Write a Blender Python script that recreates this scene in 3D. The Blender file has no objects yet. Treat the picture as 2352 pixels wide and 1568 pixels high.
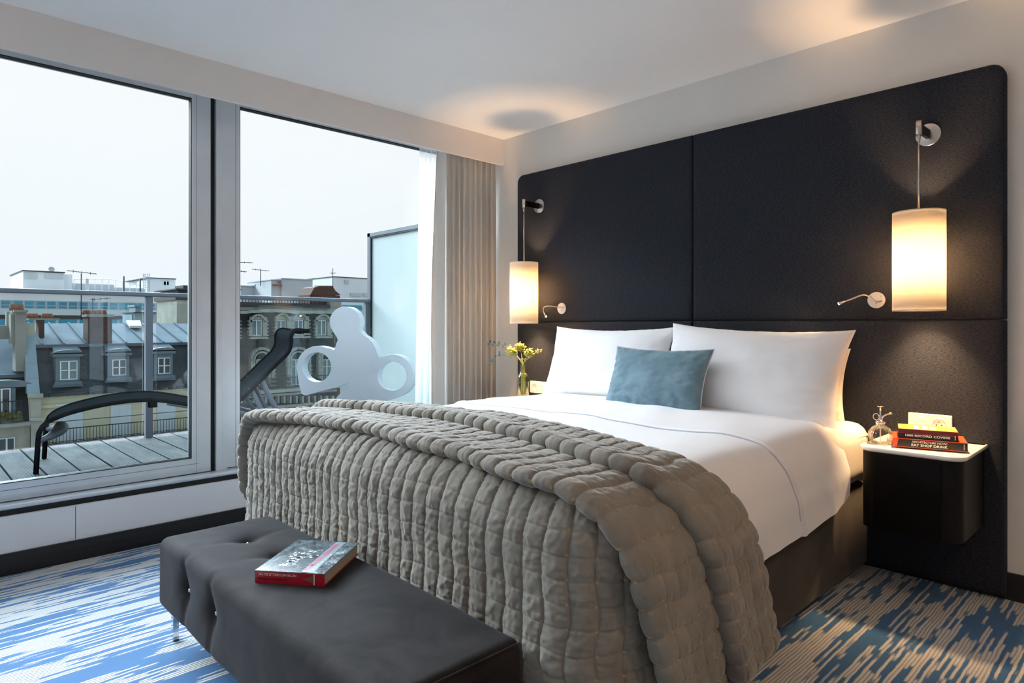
import bpy, bmesh, math, random
import numpy as np
from mathutils import Vector, Matrix
random.seed(7); rng = np.random.default_rng(11)
PI = math.pi
SC = bpy.context.scene
COL = SC.collection

# ------------------------------------------------------------------ camera
FPX = 1485.6; CXP = 1176.0; HY = 745.5
CAM = (3.439, -3.238, 1.10)
cd = bpy.data.cameras.new('camera'); cam = bpy.data.objects.new('camera', cd); COL.objects.link(cam)
cd.sensor_width = 36; cd.lens = 36 * FPX / 2352; cd.shift_y = -(784 - HY) / 2352
cd.clip_start = 0.05; cd.clip_end = 400
cam.location = CAM; YAW = math.radians(46.013)
cam.rotation_euler = (PI / 2, 0, YAW)
SC.camera = cam

# ------------------------------------------------------------------ sky (overcast: brighter overhead than at the horizon)
w = bpy.data.worlds.new('sky'); SC.world = w; w.use_nodes = True
nt = w.node_tree; nt.nodes.clear()
N = nt.nodes.new; L = nt.links.new
out = N('ShaderNodeOutputWorld'); bg = N('ShaderNodeBackground'); L(bg.outputs[0], out.inputs[0])
tc = N('ShaderNodeTexCoord'); sp = N('ShaderNodeSeparateXYZ'); L(tc.outputs['Generated'], sp.inputs[0])
cr = N('ShaderNodeValToRGB'); L(sp.outputs['Z'], cr.inputs[0])
e = cr.color_ramp.elements
e[0].position = 0.0; e[0].color = (0.88, 0.94, 1.0, 1)
e[1].position = 1.0; e[1].color = (0.66, 0.84, 1.0, 1)
m = e.new(0.30); m.color = (0.95, 0.98, 1.0, 1)
m = e.new(0.5); m.color = (0.74, 0.88, 1.0, 1)
def mr(src, a, b, c, d, smooth=True):
    n = N('ShaderNodeMapRange'); L(src, n.inputs[0]); n.interpolation_type = 'SMOOTHSTEP' if smooth else 'LINEAR'
    for k, v in zip(('From Min','From Max','To Min','To Max'), (a, b, c, d)): n.inputs[k].default_value = v
    return n.outputs[0]
def mm(op, a, b):
    n = N('ShaderNodeMath'); n.operation = op
    for i, x in enumerate((a, b)):
        if isinstance(x, (int, float)): n.inputs[i].default_value = x
        else: L(x, n.inputs[i])
    return n.outputs[0]
# bright band of sky above the view, added to light the room
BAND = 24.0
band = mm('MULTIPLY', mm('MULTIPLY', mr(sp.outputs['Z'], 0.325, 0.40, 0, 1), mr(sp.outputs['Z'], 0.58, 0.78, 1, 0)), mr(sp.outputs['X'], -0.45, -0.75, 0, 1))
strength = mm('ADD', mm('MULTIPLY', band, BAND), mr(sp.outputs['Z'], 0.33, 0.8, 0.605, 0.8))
nz = N('ShaderNodeTexNoise'); nz.inputs['Scale'].default_value = 2.0; nz.inputs['Detail'].default_value = 4
L(tc.outputs['Generated'], nz.inputs['Vector'])
nm = N('ShaderNodeMapRange'); L(nz.outputs[0], nm.inputs[0]); nm.inputs['To Min'].default_value = 0.97; nm.inputs['To Max'].default_value = 1.02
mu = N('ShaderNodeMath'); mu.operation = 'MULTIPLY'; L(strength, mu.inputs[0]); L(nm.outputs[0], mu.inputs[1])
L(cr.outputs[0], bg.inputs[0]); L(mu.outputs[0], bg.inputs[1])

def area(name, loc, rot, sx, sy, power, col, spread=PI, portal=False):
    d = bpy.data.lights.new(name, 'AREA'); d.shape = 'RECTANGLE'; d.size = sx; d.size_y = sy
    d.energy = power; d.color = col; d.spread = spread
    if portal: d.cycles.is_portal = True
    o = bpy.data.objects.new(name, d); COL.objects.link(o); o.location = loc; o.rotation_euler = rot
    return o
area('window_portal', (-0.33, -2.05, 1.34), (0, -PI / 2, 0), 2.1, 4.1, 1, (1, 1, 1), portal=True)
# warm fill spot added right of the camera, out of frame, no fixture
WARM = (1.0, 0.60, 0.29)
for i, (x, y, p) in enumerate([(4.15, -1.9, 32.0)]):
    d = bpy.data.lights.new('warm_fill_spot', 'SPOT'); d.energy = p; d.color = (1, 0.60, 0.30); d.spot_size = math.radians(120); d.spot_blend = 0.7
    d.shadow_soft_size = 0.05
    o = bpy.data.objects.new('warm_fill_spot', d); COL.objects.link(o); o.location = (x, y, 2.40)
# unseen spots aimed up, added as fill by way of the ceiling
for i, (x, y, p, uc) in enumerate([(4.1, -4.4, 14.0, (1, 0.66, 0.40)), (0.9, -4.3, 46.0, (0.93, 0.96, 1.0))]):
    d = bpy.data.lights.new('ceiling_fill_spot', 'SPOT'); d.energy = p; d.color = uc; d.spot_size = math.radians(150); d.spot_blend = 1.0
    d.shadow_soft_size = 0.12
    o = bpy.data.objects.new('ceiling_fill_spot', d); COL.objects.link(o); o.location = (x, y, 1.75); o.rotation_euler = (PI, 0, 0)
vs = SC.view_settings
vs.view_transform = 'Standard'; vs.look = 'None'; vs.gamma = 1; vs.exposure = 0.75; vs.use_curve_mapping = False
SC.cycles.use_denoising = True
SC.cycles.max_bounces = 10; SC.cycles.transparent_max_bounces = 24; SC.cycles.diffuse_bounces = 6
SC.cycles.sample_clamp_indirect = 6

# ------------------------------------------------------------------ helpers
def on(px, py, **k):
    """point of the place that the photo shows at a pixel, on a known plane X=, Y= or Z="""
    cw, sw = math.cos(YAW), math.sin(YAW)
    r = (px - CXP) / FPX; u = -(py - HY) / FPX
    d = (-sw + r * cw, cw + r * sw, u)
    a, v = list(k.items())[0]; i = 'XYZ'.index(a)
    t = (v - CAM[i]) / d[i]
    return (CAM[0] + d[0] * t, CAM[1] + d[1] * t, CAM[2] + d[2] * t)

class G:
    """collects shapes for ONE mesh object"""
    def __init__(s): s.v = []; s.f = []; s.m = []; s.s = []; s.uv = {}
    def add(s, vs, fs, mi=0, smooth=False):
        b = len(s.v); s.v += [tuple(map(float, p)) for p in vs]
        for f in fs: s.f.append(tuple(b + i for i in f)); s.m.append(mi); s.s.append(smooth)
        return b
    def box(s, a, b, mi=0, T=None):
        x0, y0, z0 = a; x1, y1, z1 = b
        v = [(x0,y0,z0),(x1,y0,z0),(x1,y1,z0),(x0,y1,z0),(x0,y0,z1),(x1,y0,z1),(x1,y1,z1),(x0,y1,z1)]
        if T is not None: v = [tuple(T @ Vector(p)) for p in v]
        s.add(v, [(0,3,2,1),(4,5,6,7),(0,1,5,4),(1,2,6,5),(2,3,7,6),(3,0,4,7)], mi)
    def tube(s, pts, r, n=12, mi=0, caps=True, smooth=True):
        pts = [Vector(p) for p in pts]; m = len(pts)
        rs = r if isinstance(r, (list, tuple)) else [r] * m
        vs = []; up = None
        for i, p in enumerate(pts):
            t = (pts[min(i+1, m-1)] - pts[max(i-1, 0)]).normalized()
            if up is None:
                up = Vector((0,0,1)) if abs(t.z) < 0.9 else Vector((1,0,0))
            a = (up - t * up.dot(t)).normalized(); up = a; b = t.cross(a)
            for k in range(n):
                q = 2 * PI * k / n
                vs.append(p + (a * math.cos(q) + b * math.sin(q)) * rs[i])
        fs = [(i*n+k, i*n+(k+1)%n, (i+1)*n+(k+1)%n, (i+1)*n+k) for i in range(m-1) for k in range(n)]
        b0 = s.add(vs, fs, mi, smooth)
        if caps:
            s.f.append(tuple(b0 + k for k in reversed(range(n)))); s.m.append(mi); s.s.append(False)
            s.f.append(tuple(b0 + (m-1)*n + k for k in range(n))); s.m.append(mi); s.s.append(False)
    def lathe(s, prof, c=(0,0,0), n=32, mi=0, smooth=True, T=None, flute=0, nf=0):
        vs = []
        for r, z in prof:
            for k in range(n):
                q = 2*PI*k/n; rr = r * (1 + (flute * abs(math.cos(nf*q/2)) - flute/2 if flute else 0))
                p = Vector((rr*math.cos(q), rr*math.sin(q), z))
                if T is not None: p = T @ p
                vs.append((p.x+c[0], p.y+c[1], p.z+c[2]))
        m = len(prof)
        s.add(vs, [(i*n+k, i*n+(k+1)%n, (i+1)*n+(k+1)%n, (i+1)*n+k) for i in range(m-1) for k in range(n)], mi, smooth)
    def poly_prism(s, pts, off, mi=0, mi_side=None):
        """pts: list of 3D points (planar outline), off: extrusion vector"""
        n = len(pts); o = Vector(off)
        vs = [Vector(p) for p in pts] + [Vector(p) + o for p in pts]
        s.add(vs, [tuple(reversed(range(n))), tuple(range(n, 2*n))], mi)
        s.add(vs, [(i, (i+1)%n, n+(i+1)%n, n+i) for i in range(n)], mi if mi_side is None else mi_side)
    def grid(s, P, mi=0, smooth=True, uv=None, close_u=False, close_v=False, flip=False):
        P = np.asarray(P); nu, nv = P.shape[:2]
        b = len(s.v); s.v += [tuple(map(float, p)) for p in P.reshape(-1, 3)]
        for i in range(nu if close_u else nu-1):
            i2 = (i+1) % nu
            for j in range(nv if close_v else nv-1):
                j2 = (j+1) % nv
                f = (b+i*nv+j, b+i2*nv+j, b+i2*nv+j2, b+i*nv+j2)
                if flip: f = f[::-1]
                if uv is not None:
                    s.uv[len(s.f)] = (uv, i, j, nu, nv, b, close_u, close_v, flip)
                s.f.append(f); s.m.append(mi); s.s.append(smooth)
    def build(s, name, mats, parent=None, loc=None, bevel=0, seg=2, subsurf=0, recalc=True):
        me = bpy.data.meshes.new(name); me.from_pydata(s.v, [], s.f)
        if not isinstance(mats, (list, tuple)): mats = [mats]
        for m_ in mats: me.materials.append(m_)
        me.polygons.foreach_set('material_index', s.m); me.polygons.foreach_set('use_smooth', s.s)
        if s.uv:
            ul = me.uv_layers.new(name='UVMap')
            for fi, (uv, i, j, nu, nv, b, cu, cv, flip) in s.uv.items():
                p = me.polygons[fi]
                U, V = uv
                c = [(U[i], V[j]), (U[i+1], V[j]), (U[i+1], V[j+1]), (U[i], V[j+1])]
                if flip: c = c[::-1]
                for k, li in enumerate(p.loop_indices): ul.data[li].uv = c[k]
        me.validate(clean_customdata=False)
        if recalc:
            bm = bmesh.new(); bm.from_mesh(me); bmesh.ops.recalc_face_normals(bm, faces=bm.faces); bm.to_mesh(me); bm.free()
        me.update()
        o = bpy.data.objects.new(name, me); COL.objects.link(o)
        if loc is not None and parent is None: pass
        if parent is not None:
            o.parent = parent
            o.matrix_parent_inverse = Matrix.Translation(-parent_world(parent))
        if bevel:
            md = o.modifiers.new('bevel', 'BEVEL'); md.width = bevel; md.segments = seg; md.limit_method = 'ANGLE'; md.angle_limit = math.radians(35)
        if subsurf:
            md = o.modifiers.new('sub', 'SUBSURF'); md.levels = subsurf; md.render_levels = subsurf
        return o
def parent_world(p):
    return Vector(p.location) if p.type == 'EMPTY' else Vector((0,0,0))

def thing(name, label, cat, loc=(0,0,0), group=None):
    o = bpy.data.objects.new(name, None); COL.objects.link(o); o.location = loc; o.empty_display_size = .1
    o['label'] = label; o['category'] = cat
    if group: o['group'] = group
    return o
def tag(o, label, cat, group=None, kind=None):
    o['label'] = label; o['category'] = cat
    if group: o['group'] = group
    if kind: o['kind'] = kind
    return o
def struct(o, label=None):
    o['kind'] = 'structure'
    if label: o['label'] = label
    return o

# ------------------------------------------------------------------ materials
def mat(name, col=(0.5,0.5,0.5), rough=0.6, metal=0.0, spec=0.5, sheen=0.0, sheen_tint=(1,1,1), coat=0.0, emit=None, estr=0, trans=0.0, ior=1.45, sss=0, sheen_rough=0.5):
    m = bpy.data.materials.new(name); m.use_nodes = True
    b = m.node_tree.nodes['Principled BSDF']
    b.inputs['Base Color'].default_value = (*col, 1); b.inputs['Roughness'].default_value = rough
    b.inputs['Metallic'].default_value = metal; b.inputs['Specular IOR Level'].default_value = spec
    b.inputs['Sheen Weight'].default_value = sheen; b.inputs['Sheen Tint'].default_value = (*sheen_tint, 1); b.inputs['Sheen Roughness'].default_value = sheen_rough
    b.inputs['Coat Weight'].default_value = coat
    b.inputs['Transmission Weight'].default_value = trans; b.inputs['IOR'].default_value = ior
    if emit: b.inputs['Emission Color'].default_value = (*emit, 1); b.inputs['Emission Strength'].default_value = estr
    return m
def P(m): return m.node_tree.nodes['Principled BSDF']
def nd(m, t, **k):
    n = m.node_tree.nodes.new(t)
    for a, v in k.items(): setattr(n, a, v)
    return n
def lk(m, a, b): m.node_tree.links.new(a, b)
def coords(m, kind='Object', scale=(1,1,1), rot=(0,0,0)):
    tc = nd(m, 'ShaderNodeTexCoord'); mp = nd(m, 'ShaderNodeMapping')
    mp.inputs['Scale'].default_value = scale; mp.inputs['Rotation'].default_value = rot
    lk(m, tc.outputs[kind], mp.inputs[0]); return mp.outputs[0]
def noise(m, vec, scale=5, detail=4, rough=0.5, dist=0):
    n = nd(m, 'ShaderNodeTexNoise'); n.inputs['Scale'].default_value = scale; n.inputs['Detail'].default_value = detail
    n.inputs['Roughness'].default_value = rough; n.inputs['Distortion'].default_value = dist
    lk(m, vec, n.inputs['Vector']); return n.outputs[0]
def ramp(m, fac, stops):
    r = nd(m, 'ShaderNodeValToRGB'); e = r.color_ramp.elements
    while len(e) < len(stops): e.new(0.5)
    for i, (p, c) in enumerate(stops): e[i].position = p; e[i].color = (*c, 1)
    lk(m, fac, r.inputs[0]); return r.outputs[0]
def bump(m, fac, strength=0.2, dist=0.01):
    b = nd(m, 'ShaderNodeBump'); b.inputs['Strength'].default_value = strength; b.inputs['Distance'].default_value = dist
    lk(m, fac, b.inputs['Height']); lk(m, b.outputs[0], P(m).inputs['Normal']); return b
def mth(m, op, a, b=None, c=None):
    n = nd(m, 'ShaderNodeMath', operation=op)
    for i, x in enumerate((a, b, c)):
        if x is None: continue
        if isinstance(x, (int, float)): n.inputs[i].default_value = x
        else: lk(m, x, n.inputs[i])
    return n.outputs[0]
def noisy(name, c0, c1, scale=6, rough=0.7, bstr=0.0, bscale=60, stretch=(1,1,1), **k):
    m = mat(name, c0, rough, **k); v = coords(m, 'Object', stretch)
    n = noise(m, v, scale, 6, 0.6)
    lk(m, ramp(m, n, [(0.3, c0), (0.7, c1)]), P(m).inputs['Base Color'])
    if bstr: bump(m, noise(m, v, bscale, 3), bstr, 0.01)
    return m

M = {}
M['wall'] = noisy('painted_wall', (0.74,0.72,0.69), (0.77,0.75,0.72), 3, 0.85, 0.03, 300)
M['wall2'] = noisy('painted_pelmet', (0.76,0.70,0.66), (0.78,0.72,0.68), 3, 0.8)
M['ceil'] = noisy('ceiling_paint', (0.90,0.90,0.89), (0.92,0.92,0.91), 2, 0.9)
M['panel'] = noisy('white_lacquer_panel', (0.78,0.80,0.84), (0.81,0.83,0.87), 4, 0.45)
M['skirt'] = noisy('dark_stained_skirting', (0.008,0.007,0.008), (0.02,0.018,0.018), 8, 0.4, stretch=(1,0.2,6))
M['alu'] = noisy('brushed_aluminium', (0.60,0.66,0.72), (0.70,0.76,0.82), 3, 0.34, stretch=(40,1,1), metal=0.35)
M['alu_dark'] = mat('grey_coated_steel', (0.12,0.15,0.18), 0.5, 0.2)
M['gasket'] = mat('black_rubber', (0.006,0.007,0.008), 0.6)
M['chrome'] = mat('chrome', (0.75,0.75,0.76), 0.12, 1.0)
M['nickel'] = mat('satin_nickel', (0.62,0.58,0.54), 0.28, 1.0)
M['black'] = mat('black_lacquer', (0.003,0.0025,0.0025), 0.5, spec=0.15)
M['dark_wood'] = noisy('espresso_veneer', (0.004,0.003,0.0025), (0.008,0.006,0.005), 5, 0.5, stretch=(1,1,8), spec=0.2)

def glass_mat(name, tint=(1,1,1), gloss=0.5, rough=0.0):
    m = bpy.data.materials.new(name); m.use_nodes = True; t = m.node_tree; t.nodes.clear()
    o = t.nodes.new('ShaderNodeOutputMaterial'); mx = t.nodes.new('ShaderNodeMixShader')
    tr = t.nodes.new('ShaderNodeBsdfTransparent'); gl = t.nodes.new('ShaderNodeBsdfGlossy'); fr = t.nodes.new('ShaderNodeFresnel')
    mm = t.nodes.new('ShaderNodeMath'); mm.operation = 'MULTIPLY'; mm.inputs[1].default_value = gloss
    gl.inputs['Roughness'].default_value = rough; tr.inputs[0].default_value = (*tint, 1); fr.inputs[0].default_value = 1.45
    t.links.new(fr.outputs[0], mm.inputs[0]); t.links.new(mm.outputs[0], mx.inputs[0])
    t.links.new(tr.outputs[0], mx.inputs[1]); t.links.new(gl.outputs[0], mx.inputs[2]); t.links.new(mx.outputs[0], o.inputs[0])
    return m
M['glass'] = glass_mat('window_glass', (0.985,0.995,0.995), 0.25)
M['glass2'] = glass_mat('balustrade_glass', (0.84,0.90,0.91), 0.7)
M['vase_glass'] = mat('clear_glass', (1,1,1), 0.0, trans=1.0, ior=1.45)
M['thin_glass'] = glass_mat('thin_clear_glass', (0.99,0.995,0.975), 0.6)
M['water'] = mat('water', (0.95,1,0.9), 0.0, trans=1.0, ior=1.33)

# frosted glass of the terrace screen
m = mat('frosted_glass', (0.60,0.66,0.66), 0.5, spec=0.3); M['frost'] = m
t = m.node_tree; tl = nd(m, 'ShaderNodeBsdfTranslucent'); tl.inputs[0].default_value = (0.64,0.71,0.71,1)
mx = nd(m, 'ShaderNodeMixShader'); mx.inputs[0].default_value = 0.6
lk(m, P(m).outputs[0], mx.inputs[1]); lk(m, tl.outputs[0], mx.inputs[2]); lk(m, mx.outputs[0], t.nodes['Material Output'].inputs[0])

# carpet: threads running along the window wall, blue and off-white
m = mat('carpet_weave', (0.3,0.4,0.5), 0.95, sheen=0.15); M['carpet'] = m
tc_ = nd(m, 'ShaderNodeTexCoord'); s3 = nd(m, 'ShaderNodeSeparateXYZ'); lk(m, tc_.outputs['Object'], s3.inputs[0])
thr = 0.0105
wobx = mth(m, 'ADD', s3.outputs[0], mth(m, 'MULTIPLY', noise(m, coords(m, 'Object', (6,2.2,1)), 4.0, 2), 0.012))
row = mth(m, 'FLOOR', mth(m, 'DIVIDE', wobx, thr))
wn = nd(m, 'ShaderNodeTexWhiteNoise', noise_dimensions='1D'); lk(m, row, wn.inputs['W'])
cx = nd(m, 'ShaderNodeCombineXYZ')
lk(m, mth(m, 'MULTIPLY', row, 0.62), cx.inputs[0]); lk(m, mth(m, 'ADD', mth(m, 'MULTIPLY', s3.outputs[1], 3.0), mth(m, 'MULTIPLY', wn.outputs['Value'], 5.0)), cx.inputs[1])
n1 = noise(m, cx.outputs[0], 1.0, 1.0, 0.5)
cx2 = nd(m, 'ShaderNodeCombineXYZ'); lk(m, mth(m, 'MULTIPLY', row, 0.06), cx2.inputs[0]); lk(m, mth(m, 'MULTIPLY', s3.outputs[1], 1.3), cx2.inputs[1])
n2 = noise(m, cx2.outputs[0], 1.6, 2.0, 0.5)
thread_v = mth(m, 'ADD', mth(m, 'ADD', mth(m, 'MULTIPLY', n1, 0.75), mth(m, 'MULTIPLY', n2, 0.55)), mth(m, 'MULTIPLY', mth(m, 'SUBTRACT', wn.outputs['Value'], 0.5), 0.10))
mask = nd(m, 'ShaderNodeMapRange'); tuft0 = noise(m, tc_.outputs['Object'], 190, 2)
lk(m, mth(m, 'ADD', thread_v, mth(m, 'MULTIPLY', mth(m, 'SUBTRACT', tuft0, 0.5), 0.055)), mask.inputs[0]); mask.inputs['From Min'].default_value = 0.612; mask.inputs['From Max'].default_value = 0.640
# groove between threads
fr_ = mth(m, 'FRACT', mth(m, 'DIVIDE', wobx, thr))
groove = mth(m, 'SINE', mth(m, 'MULTIPLY', fr_, PI))
tuft = noise(m, tc_.outputs['Object'], 260, 2)
light = nd(m, 'ShaderNodeMix', data_type='RGBA'); light.inputs[6].default_value = (0.20,0.25,0.32,1); light.inputs[7].default_value = (0.62,0.60,0.56,1)
lk(m, mth(m, 'MULTIPLY', mth(m, 'POWER', groove, 0.7), mth(m, 'ADD', 0.25, mth(m, 'MULTIPLY', tuft, 1.3))), light.inputs[0])
blue = nd(m, 'ShaderNodeMix', data_type='RGBA'); blue.inputs[6].default_value = (0.014,0.070,0.18,1); blue.inputs[7].default_value = (0.040,0.165,0.37,1)
lk(m, mth(m, 'ADD', mth(m, 'MULTIPLY', tuft, 0.6), mth(m, 'MULTIPLY', n2, 0.5)), blue.inputs[0])
mixc = nd(m, 'ShaderNodeMix', data_type='RGBA'); lk(m, mask.outputs[0], mixc.inputs[0]); lk(m, blue.outputs[2], mixc.inputs[6]); lk(m, light.outputs[2], mixc.inputs[7])
lk(m, mixc.outputs[2], P(m).inputs['Base Color'])
bump(m, mth(m, 'ADD', mth(m, 'MULTIPLY', groove, mask.outputs[0]), mth(m, 'MULTIPLY', tuft, 0.6)), 0.5, 0.004)

# woven dark headboard
m = mat('woven_charcoal', (0.010,0.011,0.015), 0.88, spec=0.2, sheen=0.05, sheen_tint=(0.6,0.6,0.65)); M['weave'] = m
v = coords(m, 'Object', (90,1,420)); n = noise(m, v, 1.0, 2, 0.7)
v2 = coords(m, 'Object', (500,1,160)); n_b = noise(m, v2, 1.0, 2, 0.7)
mixn = mth(m, 'ADD', mth(m, 'MULTIPLY', n, 0.6), mth(m, 'MULTIPLY', n_b, 0.4))
lk(m, ramp(m, mixn, [(0.38, (0.005,0.0065,0.011)), (0.64, (0.038,0.043,0.059))]), P(m).inputs['Base Color'])
bump(m, mixn, 0.4, 0.003)

def velvet(name, c0, c1, sh=0.5, tint=(1,1,1), sc=4, fine=0.25):
    m = mat(name, c0, 0.9, sheen=sh, sheen_tint=tint, spec=0.2, sheen_rough=0.4)
    v = coords(m); n = noise(m, v, sc, 4, 0.6, 0.6); f = noise(m, v, 350, 2)
    k = mth(m, 'ADD', mth(m, 'MULTIPLY', n, 1 - fine), mth(m, 'MULTIPLY', f, fine))
    lk(m, ramp(m, k, [(0.32, c0), (0.68, c1)]), P(m).inputs['Base Color']); bump(m, f, 0.15, 0.002); return m
M['bench'] = velvet('charcoal_velvet', (0.009,0.0078,0.0076), (0.030,0.0255,0.0245), 0.05, (0.8,0.85,1), 7, 0.15)
M['base'] = velvet('grey_brown_velvet', (0.046,0.037,0.031), (0.082,0.068,0.058), 0.12)
M['cushion'] = velvet('blue_velvet', (0.085,0.145,0.185), (0.19,0.275,0.32), 0.5, (0.7,0.9,1), 9)
M['curtain'] = noisy('taupe_curtain', (0.68,0.64,0.59), (0.73,0.69,0.64), 5, 0.6, 0.05, 400, sheen=0.2)
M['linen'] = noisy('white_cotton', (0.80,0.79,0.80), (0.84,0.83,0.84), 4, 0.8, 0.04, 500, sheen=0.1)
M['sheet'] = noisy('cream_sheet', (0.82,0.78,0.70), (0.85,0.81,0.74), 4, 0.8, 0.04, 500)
M['hem'] = mat('grey_hem_stitch', (0.55,0.55,0.58), 0.8)

# quilt: stitch knots from UV cell corners
m = mat('quilted_velvet', (0.3,0.28,0.25), 0.9, sheen=0.45, sheen_tint=(1,0.97,0.93), spec=0.2, sheen_rough=0.35); M['quilt'] = m
v = coords(m); n = noise(m, v, 7, 5, 0.65); f = noise(m, v, 300, 2)
base_c = ramp(m, mth(m, 'ADD', mth(m, 'MULTIPLY', n, 0.8), mth(m, 'MULTIPLY', f, 0.2)), [(0.32, (0.172,0.154,0.130)), (0.68, (0.270,0.246,0.212))])
uvn = nd(m, 'ShaderNodeTexCoord'); su = nd(m, 'ShaderNodeSeparateXYZ'); lk(m, uvn.outputs['UV'], su.inputs[0])
du = mth(m, 'PINGPONG', su.outputs[0], 0.5); dv = mth(m, 'PINGPONG', su.outputs[1], 0.5)
rr = mth(m, 'SQRT', mth(m, 'ADD', mth(m, 'MULTIPLY', du, du), mth(m, 'MULTIPLY', dv, dv)))
kn = nd(m, 'ShaderNodeMapRange'); lk(m, rr, kn.inputs[0]); kn.inputs['From Min'].default_value = 0.062; kn.inputs['From Max'].default_value = 0.040
mq = nd(m, 'ShaderNodeMix', data_type='RGBA'); lk(m, kn.outputs[0], mq.inputs[0]); lk(m, base_c, mq.inputs[6]); mq.inputs[7].default_value = (0.40,0.27,0.14,1)
lk(m, mq.outputs[2], P(m).inputs['Base Color']); bump(m, f, 0.2, 0.002)

# lamp shade: real translucent fabric round a real bulb
m = mat('shade_fabric', (0.80,0.76,0.69), 0.9, spec=0.1); M['shade'] = m
tl = nd(m, 'ShaderNodeBsdfTranslucent'); tl.inputs[0].default_value = (0.84,0.79,0.70,1)
mx = nd(m, 'ShaderNodeMixShader'); mx.inputs[0].default_value = 0.55
lk(m, P(m).outputs[0], mx.inputs[1]); lk(m, tl.outputs[0], mx.inputs[2]); lk(m, mx.outputs[0], m.node_tree.nodes['Material Output'].inputs[0])
# sheer
m = mat('sheer_voile', (0.92,0.94,0.96), 0.9, spec=0.1); M['sheer'] = m
tl = nd(m, 'ShaderNodeBsdfTranslucent'); tl.inputs[0].default_value = (0.95,0.97,1,1); tr = nd(m, 'ShaderNodeBsdfTransparent')
mx = nd(m, 'ShaderNodeMixShader'); mx.inputs[0].default_value = 0.65
mx2 = nd(m, 'ShaderNodeMixShader'); mx2.inputs[0].default_value = 0.5
lk(m, P(m).outputs[0], mx.inputs[1]); lk(m, tl.outputs[0], mx.inputs[2]); lk(m, mx.outputs[0], mx2.inputs[1]); lk(m, tr.outputs[0], mx2.inputs[2])
lk(m, mx2.outputs[0], m.node_tree.nodes['Material Output'].inputs[0])
M['bulb'] = mat('bulb_glass', (1,0.9,0.7), 0.4, emit=(1,0.66,0.34), estr=30)
M['led'] = mat('led_lens', (1,0.9,0.7), 0.3, emit=(1,0.72,0.42), estr=120)
M['plastic'] = mat('white_plastic', (0.80,0.78,0.74), 0.35)
M['plate_white'] = mat('white_enamel', (0.78,0.76,0.74), 0.3)
M['top_white'] = mat('white_lacquer', (0.80,0.77,0.70), 0.22)
M['dark_hole'] = mat('socket_hole', (0.01,0.01,0.01), 0.5)
M['leaf'] = noisy('eucalyptus_leaf', (0.12,0.22,0.20), (0.22,0.34,0.30), 30, 0.6)
M['floret'] = noisy('lime_floret', (0.62,0.62,0.12), (0.80,0.80,0.30), 60, 0.7)
M['stem'] = noisy('green_stem', (0.28,0.33,0.06), (0.45,0.46,0.12), 20, 0.6)
M['sculpt'] = mat('white_gloss_board', (0.60,0.66,0.73), 0.25, coat=0.3)
M['sling'] = noisy('black_sling', (0.006,0.008,0.010), (0.013,0.016,0.019), 40, 1.0, 0.1, 300, spec=0.0)

# deck boards: grooved grey timber, boards run at right angle to the window
m = mat('weathered_deck', (0.2,0.2,0.2), 0.55); M['deck'] = m; P(m).inputs['Specular IOR Level'].default_value = 0.15
v = coords(m, 'Object', (1.2,30,1)); n = noise(m, v, 3, 5, 0.7)
s3 = nd(m, 'ShaderNodeSeparateXYZ'); tcx = nd(m, 'ShaderNodeTexCoord'); lk(m, tcx.outputs['Object'], s3.inputs[0])
gv = mth(m, 'SINE', mth(m, 'MULTIPLY', s3.outputs[1], 2 * PI / 0.0125))
n2_ = noise(m, coords(m, 'Object', (2,5,1)), 2.5, 4, 0.6)
kk = mth(m, 'ADD', mth(m, 'ADD', mth(m, 'MULTIPLY', n, 0.45), mth(m, 'MULTIPLY', gv, 0.09)), mth(m, 'MULTIPLY', n2_, 0.5))
lk(m, ramp(m, kk, [(0.28, (0.006,0.009,0.0105)), (0.72, (0.036,0.050,0.058))]), P(m).inputs['Base Color'])
bump(m, gv, 0.5, 0.003)
rg = nd(m, 'ShaderNodeMapRange'); lk(m, n2_, rg.inputs[0]); rg.inputs['To Min'].default_value = 0.5; rg.inputs['To Max'].default_value = 0.9; lk(m, rg.outputs[0], P(m).inputs['Roughness'])

# ------------------------------------------------------------------ room shell
g = G(); g.box((-0.15,-5.2,-0.1), (4.7,0.0,0.0)); struct(g.build('floor', M['carpet']))
g = G(); g.box((-0.6,-5.2,2.45), (4.7,0.0,2.6)); struct(g.build('ceiling', M['ceil']))
g = G(); g.box((-0.6,0.0,-0.1), (4.7,0.15,2.6)); struct(g.build('wall_back', M['wall']))
g = G(); g.box((4.7,-5.2,-0.1), (4.85,0.15,2.6)); struct(g.build('wall_right', M['wall']))
g = G(); g.box((-0.6,-5.35,-0.1), (4.85,-5.2,2.6)); struct(g.build('wall_front', M['wall']))
g = G(); g.box((-0.45,-5.2,-0.1), (-0.15,0.0,0.255)); g.box((-0.45,-5.2,0.255), (-0.172,0.0,0.283), 1)
g.box((-0.40,-5.2,2.38), (-0.2,0.0,2.45), 2); g.box((-0.40,-5.2,0.283), (-0.2,-4.1,2.38), 2)
g.box((-0.1505,-2.6075,0.098), (-0.1493,-2.6055,0.253), 1); g.box((-0.1505,-0.6,0.098), (-0.1493,-0.598,0.253), 1)
struct(g.build('wall_left', [M['panel'], M['gasket'], M['wall']]))
g = G(); g.box((-0.022,-5.2,2.262), (0.0,0.0,2.45)); struct(g.build('trim_1', M['wall2'], bevel=0.002), 'pelmet board above the window, warm grey paint')
g = G(); g.box((-0.15,-5.2,0.0), (-0.136,0.0,0.096)); struct(g.build('baseboard_left', M['skirt'], bevel=0.002))
g = G(); g.box((0.0,-0.014,0.0), (4.7,0.0,0.108)); struct(g.build('baseboard_back', M['skirt'], bevel=0.002))

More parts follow.
